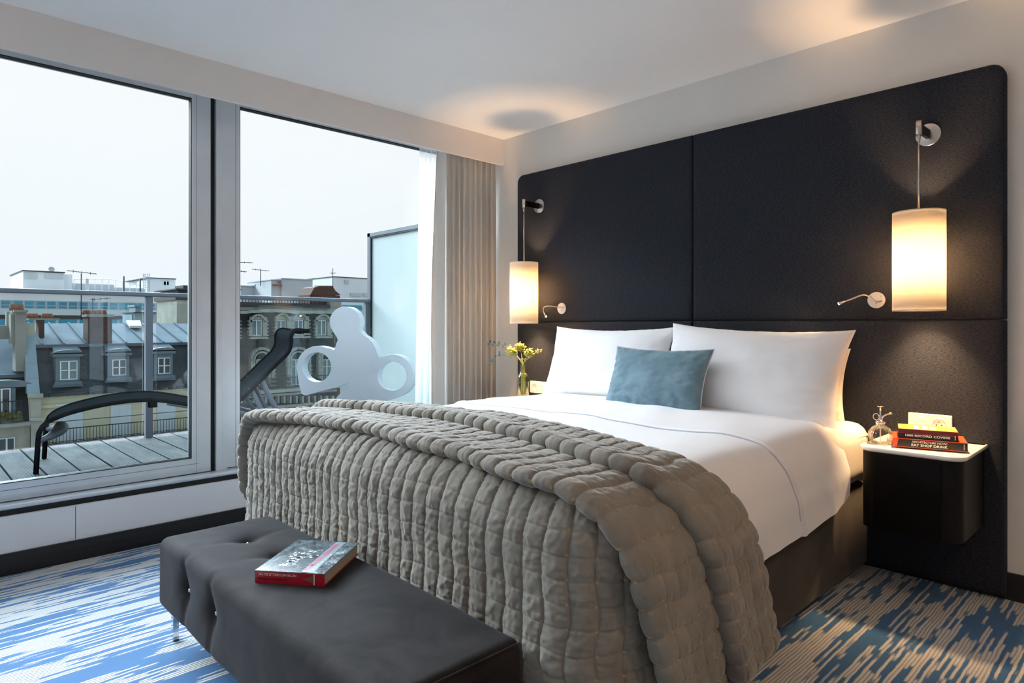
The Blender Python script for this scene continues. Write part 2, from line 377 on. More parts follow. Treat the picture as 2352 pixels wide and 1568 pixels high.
# windows (glass plane X=-0.27)
def frame_bars(g, y0, y1, z0, z1, wl, wr, wb, wt, x0=-0.31, x1=-0.245):
    g.box((x0,y0,z0), (x1,y0+wl,z1)); g.box((x0,y1-wr,z0), (x1,y1,z1))
    g.box((x0,y0+wl,z0), (x1,y1-wr,z0+wb)); g.box((x0,y0+wl,z1-wt), (x1,y1-wr,z1))
def ring(g, y0, y1, z0, z1, w_, x0, x1, mi=0):
    g.box((x0,y0,z0),(x1,y0+w_,z1),mi); g.box((x0,y1-w_,z0),(x1,y1,z1),mi); g.box((x0,y0+w_,z0),(x1,y1-w_,z0+w_),mi); g.box((x0,y0+w_,z1-w_),(x1,y1-w_,z1),mi)
win1 = struct(thing('window_1', 'large sliding terrace window with aluminium frame, left of the mullion', 'window', (-0.27,-3.5,0.3))); del win1['category']
g = G(); frame_bars(g, -4.1, -1.969, 0.303, 2.39, 0.1, 0.097, 0.080, 0.075)
for yy in (-2.045,): g.box((-0.246,yy,0.303), (-0.2445,yy+0.0015,2.39), 1)
g.box((-0.246,-4.0,0.352), (-0.2435,-2.03,0.3535), 1); g.box((-0.2465,-4.0,0.322), (-0.242,-1.975,0.327), 0)
g.build('window_frame', [M['alu'], M['gasket']], win1, bevel=0.0015)
g = G(); ring(g, -4.0, -2.064, 0.381, 2.317, 0.006, -0.285, -0.246); g.build('gasket', M['gasket'], win1)
g = G(); g.box((-0.276,-4.0,0.383), (-0.270,-2.066,2.315)); g.build('pane', M['glass'], win1)
win2 = struct(thing('window_2', 'fixed terrace window with aluminium frame beside the curtain', 'window', (-0.27,-1,0.3))); del win2['category']
g = G(); frame_bars(g, -1.911, -0.02, 0.293, 2.39, 0.100, 0.08, 0.089, 0.062)
g.box((-0.31,-1.942,0.293), (-0.238,-1.9125,2.39)); g.box((-0.246,-1.835,0.303), (-0.2438,-1.8335,2.39), 1)
g.box((-0.246,-1.83,0.362), (-0.2438,-0.1,0.3635), 1); g.box((-0.246,-1.88,0.302), (-0.2425,-0.1,0.306), 1)
g.build('window_frame', [M['alu'], M['gasket']], win2, bevel=0.0015)
g = G(); ring(g, -1.813, -0.10, 0.381, 2.327, 0.005, -0.285, -0.247); g.build('gasket', M['gasket'], win2)
g = G(); g.box((-0.276,-1.81,0.382), (-0.270,-0.10,2.326)); g.build('pane', M['glass'], win2)
g = G(); g.box((-0.33,-5.2,0.270), (-0.175,0,0.287)); g.box((-0.33,-5.2,0.287), (-0.225,0,0.296))
g.tube([(-0.178,-5.19,0.2905), (-0.178,-0.01,0.2905)], 0.0115, 12); g.box((-0.235,-5.19,0.286), (-0.178,-0.01,0.300))
g.box((-0.32,-1.967,0.30), (-0.26,-1.944,2.39), 1)
struct(g.build('trim_2', [M['alu'], M['gasket']], bevel=0.001), 'rounded aluminium window sill rail')

# ------------------------------------------------------------------ terrace
g = G(); y = -5.4
while y < -0.05:
    g.box((-1.60,y+0.004,0.295), (-0.33,y+0.141,0.325)); y += 0.145
g.box((-1.60,-5.4,0.10), (-0.33,0.3,0.294), 1)
struct(g.build('terrace_deck', [M['deck'], M['gasket']], bevel=0.003))
rail = thing('railing', 'grey terrace railing with round-edged handrail and glass infill', 'railing', (-1.5,-2.5,0.325))
g = G(); g.box((-1.535,-5.4,1.293), (-1.475,-0.20,1.322)); g.build('handrail', M['alu_dark'], rail, bevel=0.008, seg=3)
for yy in (-1.945, -3.9, -0.225):
    g = G(); g.box((-1.535,yy-0.02,0.12), (-1.495,yy+0.025,1.293)); g.build('post', M['alu_dark'], rail, bevel=0.003)
for ya, yb in ((-5.3,-3.94), (-3.86,-1.985), (-1.90,-0.26)):
    g = G(); g.box((-1.500,ya,0.345), (-1.492,yb,1.25)); g.build('glass_panel', M['glass2'], rail)
scr = thing('privacy_screen', 'tall frosted glass terrace screen in grey frame beside the curtain', 'screen', (-0.9,-0.2,0.325))
g = G(); ring(g, 0, 1, 0, 1, 0.01, 0, 0.01)
g = G()
for a, b in (((-1.52,-0.215,0.325),(-1.475,-0.175,1.90)), ((-0.36,-0.215,0.325),(-0.335,-0.175,1.90)), ((-1.52,-0.215,1.865),(-0.335,-0.175,1.90)), ((-1.52,-0.215,0.325),(-0.335,-0.175,0.36))): g.box(a, b)
for a, b in (((-1.476,-0.212,0.36),(-1.462,-0.178,1.866)), ((-1.476,-0.212,1.852),(-0.36,-0.178,1.866))): g.box(a, b, 1)
g.build('screen_frame', [M['alu_dark'], M['gasket']], scr, bevel=0.002)
g = G(); g.box((-1.465,-0.199,0.36), (-0.36,-0.191,1.855)); g.build('frosted_pane', M['frost'], scr)

# lounger
lg = thing('sun_lounger', 'black sling sun lounger with tubular grey frame on the terrace deck', 'sun lounger', (-0.92,-2.0,0.325))
prof = [(0.022,0.572),(0.06,0.600),(0.14,0.632),(0.257,0.659),(0.356,0.674),(0.45,0.680),(0.54,0.676),(0.65,0.655),(0.78,0.622),(0.88,0.612),(0.976,0.645),(1.033,0.694),(1.186,0.849),(1.245,0.905),(1.272,0.945),(1.282,0.990),(1.283,1.035),(1.311,1.066),(1.385,1.060)]
def catmull(pts, k=6):
    P_ = np.array(pts, float); out_ = []
    Q = np.vstack([2*P_[0]-P_[1], P_, 2*P_[-1]-P_[-2]])
    for i in range(1, len(Q)-2):
        for t in np.linspace(0, 1, k, endpoint=False):
            a, b, c, d = Q[i-1], Q[i], Q[i+1], Q[i+2]
            out_.append(0.5*((2*b)+(-a+c)*t+(2*a-5*b+4*c-d)*t*t+(-a+3*b-3*c+d)*t**3))
    out_.append(P_[-1]); return np.array(out_)
pc = catmull(prof, 6)
LA = np.array((-0.694,-2.68)); LD = np.array((0.216,0.976)); LD /= np.hypot(*LD); LN = np.array((-LD[1],LD[0]))
def Lg(w_, s_, z_): p = LA + LN*w_ + LD*s_; return (float(p[0]), float(p[1]), z_)
ws = np.linspace(0.012, 0.438, 9)
top = np.array([[Lg(w_, p[0], p[1] + 0.004 - 0.018*(1-((w_-0.225)/0.213)**2)) for p in pc] for w_ in ws])
bot = top.copy(); bot[:, :, 2] -= 0.008
g = G(); g.grid(top); g.grid(bot, flip=True); g.build('sling', M['sling'], lg, recalc=False)
for w_ in (0.0, 0.45):
    g = G(); pts = [Lg(w_,-0.004,0.327), Lg(w_,0.004,0.48), Lg(w_,0.008,0.535), Lg(w_,0.022,0.568)] + [Lg(w_, p[0], p[1]) for p in pc[3:]]
    g.tube(pts, 0.0125, 12); g.build('side_rail', M['sling'], lg)
g = G(); g.tube([Lg(0.0,1.385,1.060), Lg(0.45,1.385,1.060)], 0.014, 12); g.build('head_bar', M['sling'], lg)
g = G(); g.tube([Lg(0.0,0.01,0.495), Lg(0.06,0.055,0.508), Lg(0.15,0.085,0.523), Lg(0.225,0.09,0.528), Lg(0.30,0.085,0.523), Lg(0.39,0.055,0.508), Lg(0.45,0.01,0.495)], [0.012,0.020,0.032,0.036,0.032,0.020,0.012], 12); g.build('foot_bar', M['alu_dark'], lg)
for w_ in (0.012, 0.438):
    g = G(); g.tube([Lg(w_,1.105,0.765), Lg(w_,1.207,0.551), Lg(w_,1.29,0.345)], 0.016, 12); g.build('leg', M['alu_dark'], lg)
    g = G(); g.tube([Lg(w_,1.045,0.715), Lg(w_,1.112,0.571), Lg(w_,1.15,0.515)], 0.014, 12); g.build('strut', M['alu_dark'], lg)
    g = G(); g.tube([Lg(w_,0.60,0.655), Lg(w_,0.78,0.610), Lg(w_,0.976,0.575), Lg(w_,1.155,0.506), Lg(w_,1.22,0.49)], 0.013, 12); g.build('under_rail', M['alu_dark'], lg)
g = G(); g.tube([Lg(0.012,1.17,0.503), Lg(0.438,1.17,0.503)], 0.012, 10); g.build('crossbar', M['alu_dark'], lg)
g = G(); g.box((-0.02,-0.02,-0.03),(0.02,0.02,0.01), T=Matrix.Translation(Lg(0.10,0.53,0.655))); g.build('underside_clip', M['sling'], lg)

# sculpture: thick white board cut to a figure with two round holes, set diagonally on the deck
def arc(cx, cy, rx, ry, a0, a1, n): return [(cx+rx*math.cos(math.radians(a0+(a1-a0)*i/(n-1))), cy-ry*math.sin(math.radians(a0+(a1-a0)*i/(n-1)))) for i in range(n)]
A = np.array(on(682, 840, X=-1.40)); Bp = np.array(on(949, 860, X=-0.55))
ds = (Bp - A)[:2]; ds = ds / np.hypot(*ds); nrm = np.array((-ds[1], ds[0]))     # along board, and away from the room
if nrm[1] < 0: nrm = -nrm
def on_board(px, py):
    d = np.array(on(px, py, X=-1.0)) - np.array(CAM); c0 = np.array(CAM)
    t = ((A - c0)[:2] @ nrm) / (d[:2] @ nrm); return tuple(c0 + d * t)
cpx = lambda x, y: (420 + x / 2.8, 560 + y / 2.8)
outl = []
outl += arc(1042, 502, 98, 99, -32, 222, 34)
outl += [(990,600),(1000,618),(985,640),(978,665),(975,690),(945,665)]
outl += arc(868, 790, 136, 134, 62, 185, 20)
outl += [(738,850),(750,920),(762,970),(775,980),(860,955),(940,932),(1000,918),(1040,903),(1066,888),(1073,905),(1078,935),(1040,948),(1000,968),(975,1000),(965,1040),(1000,1075),(1080,1085),(1160,1062),(1240,1028),(1320,1008),(1400,978)]
outl += arc(1347, 850, 137, 140, -50, 118, 26)[0:]
outl += [(1258,736),(1250,700),(1240,668),(1218,628),(1190,602),(1158,590),(1140,560)]
def smooth_close(p, it=1):
    p = np.array(p)
    for _ in range(it): p = np.roll(p,1,0)*.15 + p*.7 + np.roll(p,-1,0)*.15
    return p
outl = smooth_close(outl, 1)
holes = [arc(861, 792, 92, 95, 0, 352.5, 48), arc(1345, 850, 93, 93, 0, 352.5, 48)]
bm = bmesh.new(); edges = []
offv = Vector((nrm[0], nrm[1], 0)) * 0.075
for loop in [list(outl)] + holes:
    vs_ = [bm.verts.new(on_board(*cpx(x, y))) for x, y in loop]
    edges += [bm.edges.new((vs_[i], vs_[(i+1) % len(vs_)])) for i in range(len(vs_))]
res = bmesh.ops.triangle_fill(bm, use_beauty=True, use_dissolve=False, edges=edges)
ext = bmesh.ops.extrude_face_region(bm, geom=list(bm.faces))
for v_ in [q for q in ext['geom'] if isinstance(q, bmesh.types.BMVert)]: v_.co += offv
bmesh.ops.recalc_face_normals(bm, faces=bm.faces)
me = bpy.data.meshes.new('cutout_sculpture'); bm.to_mesh(me); bm.free(); me.materials.append(M['sculpt'])
so = bpy.data.objects.new('cutout_sculpture', me); COL.objects.link(so)
md = so.modifiers.new('bevel', 'BEVEL'); md.width = 0.004; md.segments = 2; md.limit_method = 'ANGLE'; md.angle_limit = math.radians(50)
tag(so, 'glossy white cut-out board sculpture with two round holes on the terrace', 'sculpture')
for px_, py_, zz_ in ((800,925,0.50),(870,925,0.46)):
    ps = on_board(px_, py_); g = G(); g.tube([(ps[0]+offv[0]*.5, ps[1]+offv[1]*.5, 0.325), (ps[0]+offv[0]*.5, ps[1]+offv[1]*.5, zz_)], 0.02); g.build('stand', M['alu_dark'], so)
# ------------------------------------------------------------------ the city across the street
M['slate'] = mat('slate_tiles', (0.05,0.06,0.07), 0.6)
m = M['slate']; v = coords(m, 'Object', (1,1,1)); sx_ = nd(m, 'ShaderNodeSeparateXYZ'); lk(m, v, sx_.inputs[0])
cb = nd(m, 'ShaderNodeCombineXYZ'); lk(m, sx_.outputs[1], cb.inputs[0]); lk(m, sx_.outputs[2], cb.inputs[1])
br = nd(m, 'ShaderNodeTexBrick'); lk(m, cb.outputs[0], br.inputs['Vector']); br.inputs['Scale'].default_value = 4.6; br.inputs['Mortar Size'].default_value = 0.02
br.inputs['Color1'].default_value = (0.018,0.026,0.034,1); br.inputs['Color2'].default_value = (0.040,0.052,0.062,1); br.inputs['Mortar'].default_value = (0.006,0.008,0.011,1)
spk = noise(m, coords(m), 3.5, 4, 0.7)
sm = nd(m, 'ShaderNodeMix', data_type='RGBA'); q = nd(m, 'ShaderNodeMapRange'); lk(m, spk, q.inputs[0]); q.inputs['From Min'].default_value = .66; q.inputs['From Max'].default_value = .74
lk(m, q.outputs[0], sm.inputs[0]); lk(m, br.outputs[0], sm.inputs[6]); sm.inputs[7].default_value = (0.12,0.14,0.14,1); lk(m, sm.outputs[2], P(m).inputs['Base Color'])
M['zinc'] = noisy('zinc_sheet', (0.07,0.09,0.115), (0.13,0.165,0.20), 0.8, 0.9, spec=0.15)
M['zinc_seam'] = mat('zinc_seam', (0.10,0.13,0.155), 0.9, spec=0.1)
M['zinc_blue'] = noisy('pale_zinc', (0.20,0.275,0.325), (0.26,0.335,0.385), 1.2, 0.6)
M['dormer'] = noisy('painted_zinc_dormer', (0.085,0.120,0.145), (0.12,0.16,0.185), 1.5, 0.6)
M['stone'] = noisy('limestone', (0.30,0.29,0.24), (0.42,0.40,0.33), 1.5, 0.9)
M['cream'] = noisy('cream_render', (0.46,0.43,0.30), (0.54,0.50,0.36), 0.9, 0.9)
M['chim'] = noisy('rendered_chimney', (0.19,0.19,0.165), (0.27,0.265,0.23), 1.0, 0.9)
M['terra'] = noisy('terracotta', (0.20,0.07,0.04), (0.30,0.12,0.07), 6, 0.9)
M['brick'] = noisy('old_brick', (0.035,0.02,0.016), (0.10,0.05,0.035), 5, 0.9, stretch=(1,1,4))
M['wfr'] = mat('white_window_frame', (0.62,0.66,0.66), 0.6)
M['wpane'] = mat('old_window_glass', (0.10,0.17,0.18), 0.15, spec=0.8)
M['dpane'] = mat('dark_window_glass', (0.015,0.022,0.026), 0.15, spec=0.8)
M['office'] = noisy('white_cladding', (0.50,0.545,0.56), (0.58,0.62,0.635), 0.3, 0.8)
M['office2'] = noisy('grey_cladding', (0.34,0.38,0.41), (0.42,0.46,0.48), 0.3, 0.8)
M['bluegl'] = noisy('blue_office_glass', (0.008,0.19,0.31), (0.03,0.30,0.42), 0.25, 0.2)
M['iron'] = mat('wrought_iron', (0.012,0.016,0.018), 0.6)
M['darkroof'] = mat('dark_gutter', (0.016,0.025,0.028), 0.6)
M['shut'] = noisy('white_shutter', (0.46,0.52,0.55), (0.54,0.59,0.61), 2, 0.8, stretch=(1,9,0.4))
M['oldwall'] = noisy('mossy_stone', (0.055,0.065,0.062), (0.15,0.155,0.14), 1.6, 0.9)
M['stone_b'] = noisy('carved_stone', (0.25,0.27,0.235), (0.40,0.42,0.37), 2.2, 0.9)
M['street'] = mat('asphalt', (0.09,0.09,0.095), 0.9)
M['plant'] = noisy('balcony_plants', (0.03,0.05,0.02), (0.20,0.17,0.03), 9, 0.9)

def bx(g, x0, x1, yt, yb, X, d=0.1, mi=0):
    """box standing on the plane X, seen from pixel column x0 to x1 and from row yt to yb, d thick towards the room"""
    xc = (x0 + x1) / 2
    ya = on(x0, 745, X=X)[1]; yb_ = on(x1, 745, X=X)[1]
    g.box((min(X, X+d), ya, on(xc, yb, X=X)[2]), (max(X, X+d), yb_, on(xc, yt, X=X)[2]), mi)
def yz(px, py, X): p = on(px, py, X=X); return p[1], p[2]
def prismYZ(g, pts, X, d, mi=0):
    g.poly_prism([(X, *yz(a, b, X)) for a, b in pts], (d, 0, 0), mi)

struct((lambda g: (g.box((-90,-80,-20.2),(-0.6,80,-20)), g.build('street_ground', M['street']))[1])(G()))

XA = -30.0
# --- slate mansard with zinc roof
bA = thing('mansard_building', 'cream building with dark slate mansard, three blue-grey dormers and zinc roof', 'building', (XA, -6, -20))
yL = on(88, 745, X=XA)[1]; yR = on(520, 745, X=XA)[1]
zg = on(260, 896, X=XA)[2]; zt = on(260, 791, X=XA-0.5)[2]
g = G(); g.box((XA-9, yL, -20), (XA, yR, zg)); 
bx(g, 88, 520, 915, 922, XA, 0.12); bx(g, 92, 96, 925, 1100, XA, 0.06)
g.build('facade', M['cream'], bA)
g = G(); v_ = [(XA+0.05,yL,zg),(XA+0.05,yR,zg),(XA-0.75,yR,zt),(XA-0.75,yL,zt),(XA-9,yL,zg),(XA-9,yR,zg)]
g.add(v_, [(0,1,2,3),(0,3,4),(1,5,2)]); g.add([(XA-0.75,yR,zt),(XA-0.75,yL,zt),(XA-9,yL,zt),(XA-9,yR,zt)],[(0,1,2,3)])
g.build('slate_slope', M['slate'], bA)
zr = 1.17; xr = XA - 4.6
g = G(); g.add([(XA-0.70,yL,zt+0.03),(XA-0.70,yR,zt+0.03),(xr,yR,zr),(xr,yL,zr),(XA-9,yL,zt-1),(XA-9,yR,zt-1)], [(0,1,2,3),(3,2,5,4),(0,3,4),(1,5,2)])
k = 0
yy = yL + 0.2
while yy < yR:
    g.poly_prism([(XA-0.70,yy,zt+0.03),(XA-0.70,yy+0.07,zt+0.03),(xr,yy+0.07,zr),(xr,yy,zr)], (0,0,0.06), 1); yy += 0.80
g.box((XA-0.78,yL,zt-0.09),(XA-0.58,yR,zt+0.05)); g.box((XA-2.62,yL,0),(XA-2.6,yL+.01,0.01))
g.build('zinc_roof', [M['zinc'], M['zinc_seam']], bA)
g = G(); g.box((XA, yL, zg-0.10), (XA+0.22, yR, zg+0.04)); 
yy = yL
while yy < yR: g.box((XA+0.22,yy,zg-0.12),(XA+0.25,yy+0.03,zg+0.06)); yy += 0.33
g.build('gutter', M['darkroof'], bA)
def casement(parent, x0, x1, yt, yb, X, panes=2, glass='wpane', bars=(0.5,), d=0.07, name='window'):
    g = G(); y0 = on(x0, 745, X=X)[1]; y1 = on(x1, 745, X=X)[1]; xc = (x0+x1)/2; z1 = on(xc, yt, X=X)[2]; z0 = on(xc, yb, X=X)[2]
    f = 0.07 * min(1, (y1-y0)/1.0); wv = (y1-y0)
    ring(g, y0, y1, z0, z1, f, X, X+d)
    for k in range(1, panes): c = y0 + wv*k/panes; g.box((X+.005, c-f*.7, z0+f*.9), (X+d+.01, c+f*.7, z1-f*.9))
    for b in bars: zb = z0 + (z1-z0)*b; g.box((X+.01, y0+f*.9, zb-0.02), (X+d*.8, y1-f*.9, zb+0.02))
    o = g.build(name, M['wfr'], parent)
    g = G(); g.box((X-0.02, y0+f*.5, z0+f*.5), (X+0.02, y1-f*.5, z1-f*.5)); g.build('pane', M[glass], o); return o
for (sx0, sx1, cx0, cx1, cyt, cyb, gl) in ((128,183,137,178,828,872,'wpane'), (247,297,257,290,825,862,'dpane'), (354,397,362,391,821,858,'dpane'), (452,490,458,484,818,855,'dpane')):
    g = G(); X = XA + 0.12; 
    y0 = on(sx0, 745, X=X)[1]; y1 = on(sx1, 745, X=X)[1]; xc = (sx0+sx1)/2; z1 = on(xc, cyt-9, X=X)[2]; z0 = on(xc, cyb+5, X=X)[2]
    c0 = on(cx0, 745, X=X)[1]; c1 = on(cx1, 745, X=X)[1]; zc1 = on(xc, cyt, X=X)[2]; zc0 = on(xc, cyb, X=X)[2]
    g.box((X-1.2,y0,z0),(X,c0,z1)); g.box((X-1.2,c1,z0),(X,y1,z1)); g.box((X-1.2,c0,zc1),(X,c1,z1)); g.box((X-1.2,c0,z0),(X,c1,zc0)); g.box((X-1.2,c0,zc0),(X-0.1,c1,zc1))
    yc = (y0+y1)/2; rw = (y1-y0)/2 + 0.10
    n = 12; cap = [(X, yc-rw, z1)] + [(X, yc + rw*math.cos(PI - PI*i/n), z1 + 0.16 + 0.14*math.sin(PI*i/n)) for i in range(n+1)] + [(X, yc+rw, z1)]
    g.poly_prism([(a+0.10,b,c) for a,b,c in cap], (-1.1,0,0))
    g.poly_prism([(X+0.10,yc-rw,z1+0.12),(X+0.10,yc+rw,z1+0.12),(X-0.75,yc+rw*.82,z1+0.42),(X-0.75,yc-rw*.82,z1+0.42)], (0,0,0.05), 1)
    g.box((X-0.02,y0-0.06,z0-0.10),(X+0.16,y1+0.06,z0+0.02)); g.box((X-0.02,y0-0.10,z0-0.20),(X+0.10,y1+0.10,z0-0.08))
    o = g.build('dormer', [M['dormer'], M['zinc_seam']], bA)
    casement(o, cx0, cx1, cyt, cyb, XA+0.04, 2, gl, name='window_frame')
for (x0, x1, yt) in ((132,190,938),(254,301,930),(360,402,921)):
    g = G(); bx(g, x0, x1, yt, 1180, XA, 0.05); bx(g, x0-6, x1+6, yt-12, yt-8, XA, 0.15); g.build('shutter', M['shut'], bA)
g = G(); X = XA + 0.9; za = on(260, 974, X=X)[2]; zb = on(260, 1008, X=X)[2]; ya = on(104, 745, X=X)[1]; yb = on(520, 745, X=X)[1]
g.box((X,ya,za-0.02),(X+0.04,yb,za+0.02)); g.box((X,ya,zb-0.02),(X+0.04,yb,zb+0.02)); g.box((X,ya,zb+0.12),(X+0.03,yb,zb+0.14)); g.box((X,ya,za+0.30),(X+0.03,yb,za+0.33))
yy = ya; k = 0
while yy < yb:
    g.box((X+0.01,yy,zb),(X+0.03,yy+0.018,za))
    if k % 2 == 0: g.tube([(X+0.02,yy+0.06+0.05*math.cos(t),zb+0.07+0.05*math.sin(t)) for t in np.linspace(0,2*PI,9)], 0.008, 4)
    yy += 0.12; k += 1
g.box((XA,ya,zb-0.2),(X+0.1,yb,zb-0.05))
g.build('balcony_railing', M['iron'], bA)
g = G(); X = XA - 1.7
bx(g, 191, 245, 726, 790, X, 1.0, 0); bx(g, 186, 249, 722, 728, X-0.05, 1.15, 1)
for px in (194, 203, 212, 222, 232, 240):
    y0, z0 = yz(px, 722, X+.5); g.tube([(X+.5,y0,z0),(X+.5,y0,z0+0.20)], [0.10,0.085], 10, 2)
g.build('chimney', [M['brick'], M['chim'], M['terra']], bA)
g = G(); X = XA - 2.7; bx(g, 82, 95, 735, 782, X, 0.8, 0); bx(g, 58, 128, 731, 735, X, 1.0, 1)
for px in (64, 72, 82, 100, 108, 116): y0, z0 = yz(px, 731, X+.5); g.tube([(X+.5,y0,z0),(X+.5,y0,z0+0.22)], [0.10,0.085], 10, 2)
g.build('chimney', [M['brick'], M['chim'], M['terra']], bA)
g = G(); pa = on(290,741,X=XA-4.2); pb = on(322,741,X=XA-4.2); pc_ = on(325,753,X=XA-3.3); pd = on(298,753,X=XA-3.3)
g.poly_prism([pa, pb, pc_, pd], (0,0,0.12)); g.build('roof_hatch', M['wfr'], bA)
# firewall between the two roofs
g = G(); X = XA + 0.25
g.poly_prism([(X-0.9, *yz(55,770,X-0.9)), (X-0.9, *yz(80,770,X-0.9)), (X+0.1, *yz(92,905,X+0.1)), (X+0.1, *yz(62,905,X+0.1))], (-0.5,0,0))
prismYZ(g, [(55,741),(80,741),(80,770),(55,770)], X-0.9, -0.5, 1)
for yy_ in (797, 832, 866):
    f_ = (yy_-770)/135; prismYZ(g, [(55+7*f_,yy_),(80+12*f_,yy_),(80+12*f_,yy_+1.5),(55+7*f_,yy_+1.5)], X-0.9+f_+0.01, 0.02, 1)
prismYZ(g, [(62,903),(97,903),(97,912),(62,912)], X, 0.25, 1)
prismYZ(g, [(66,912),(94,912),(92,960),(70,960)], X, 0.15, 1); prismYZ(g, [(66,958),(96,958),(96,964),(66,964)], X, 0.35, 1)
prismYZ(g, [(70,964),(94,964),(94,1200),(70,1200)], X, 0.15, 1)
g.build('party_wall', [M['zinc_blue'], M['stone']], bA)
# --- left neighbour
bL = thing('sandstone_building', 'sandstone building with low grey roof, tall chimney and planted balcony, leftmost across street', 'building', (XA, -14, -20))
X = XA; y0 = on(-140, 745, X=X)[1]; y1 = on(70, 745, X=X)[1]; z_g = on(30, 975, X=X)[2]; z_t = on(30, 862, X=X-.5)[2]
g = G(); g.box((X-9,y0,-20),(X,y1-.02,z_g)); bx(g, -140, 68, 975, 983, X, 0.35); g.build('facade', M['stone'], bL)
g = G(); g.add([(X,y0,z_g),(X,y1-.03,z_g),(X-0.8,y1-.03,z_t),(X-0.8,y0,z_t)],[(0,1,2,3)]); g.build('slate_slope', M['slate'], bL)
zrl = on(20, 778, X=X-4)[2]
g = G(); g.add([(X-0.7,y0,z_t),(X-0.7,y1-.03,z_t),(X-4,y1-.03,zrl),(X-4,y0,zrl),(X-9,y0,z_t),(X-9,y1-.03,z_t)],[(0,1,2,3),(3,2,5,4),(1,5,2)])
g.box((X-0.85,y0,z_t-0.1),(X-0.55,y1-.03,z_t+0.04)); g.build('zinc_roof', M['zinc'], bL)
g = G(); bx(g, -30, 32, 890, 960, X-0.35, 0.45); o = g.build('dormer', M['dormer'], bL)
g = G(); y_c = on(5, 745, X=X+.1)[1]; zc = on(5, 890, X=X+.1)[2]
g.poly_prism([(X+.18, y_c + 1.05*math.cos(PI-PI*i/12), zc+0.30*math.sin(PI*i/12)) for i in range(13)], (-0.8,0,0)); g.build('dormer_cap', M['dormer'], o)
casement(o, -18, 24, 892, 956, X+0.11, 2, 'dpane', (), name='window_frame')
casement(bL, -5, 34, 1005, 1060, X+0.01, 2, 'dpane', ())
g = G(); Xb = X+0.5; za = on(20, 922, X=Xb)[2]; zb = on(20, 972, X=Xb)[2]; yb = on(52, 745, X=Xb)[1]
g.box((Xb,y0,za-.02),(Xb+.03,yb,za+.02)); g.box((Xb,y0,zb),(Xb+.03,yb,zb+.06)); yy = y0
while yy < yb: g.box((Xb,yy,zb),(Xb+.02,yy+.02,za)); yy += .13
g.build('balcony_railing', M['iron'], bL)
g = G()
for k in range(60):
    y_, z_ = yz(random.uniform(-15, 46), random.uniform(948, 968), Xb-.2); r_ = random.uniform(.05,.13)
    g.lathe([(0.001,-r_),(r_*.8,-r_*.5),(r_,0),(r_*.7,r_*.6),(0.001,r_)], (Xb-.2+random.uniform(-.1,.1),y_,z_), 6)
g.build('balcony_plants', M['plant'], bL)
g = G(); X2 = X-1.2
bx(g, 29, 53, 717, 850, X2, 0.9, 0); bx(g, 20, 29, 722, 788, X2, 0.7, 0); bx(g, 24, 56, 712, 718, X2-.05, 1.05, 0)
for px in (28, 33, 38, 43, 48): y_, z_ = yz(px, 713, X2+.5); g.tube([(X2+.5,y_,z_),(X2+.5,y_,z_+.26)], [.11,.09], 10, 1)
bx(g, 12, 19, 716, 775, X2-.6, 0.4, 0); bx(g, -30, 14, 748, 778, X2-1, 1.0, 0)
g.build('chimney', [M['chim'], M['terra']], bL)

# --- grey block and pale chimney stack behind the slate roof
bG = thing('grey_rooftop_block', 'blue-grey metal rooftop block behind the zinc roof, beside the rail post', 'building', (-44,-15,-20))
g = G(); bx(g, 309, 412, 718, 760, -44, -3); bx(g, 303, 312, 722, 760, -44.3, -2); g.box((-49, on(309,745,X=-44)[1], -20), (-44, on(412,745,X=-44)[1], on(360,758,X=-44)[2])); g.build('wall', M['zinc_blue'], bG)
g = G(); bx(g, 307, 413, 717, 719.5, -43.8, -3); g.build('roof', M['darkroof'], bG)
for a, b in ((311,323),(396,406)):
    g = G(); bx(g, a, b, 705, 718, -46, -1.6, 0); bx(g, a-2, b+2, 700, 704.5, -45.9, -1.8, 0); g.build('vent', M['zinc_blue'], bG)
bC = thing('pale_stack', 'weathered pale stone chimney block with dark coping, right end of left pane', 'chimney', (-38,-10,-20))
g = G(); bx(g, 406, 470, 688, 800, -38, -4); g.box((-42, on(406,745,X=-38)[1], -20), (-38, on(470,745,X=-38)[1], 0)); g.build('stack', M['stone'], bC)
g = G(); bx(g, 403, 472, 680, 689, -37.85, -4.3); bx(g, 421, 434, 655, 664, -39, -1.6); bx(g, 404, 472, 663, 666, -37.85, -4.3); bx(g, 408, 470, 664, 682, -38.3, -3.4); g.build('coping', M['darkroof'], bC)

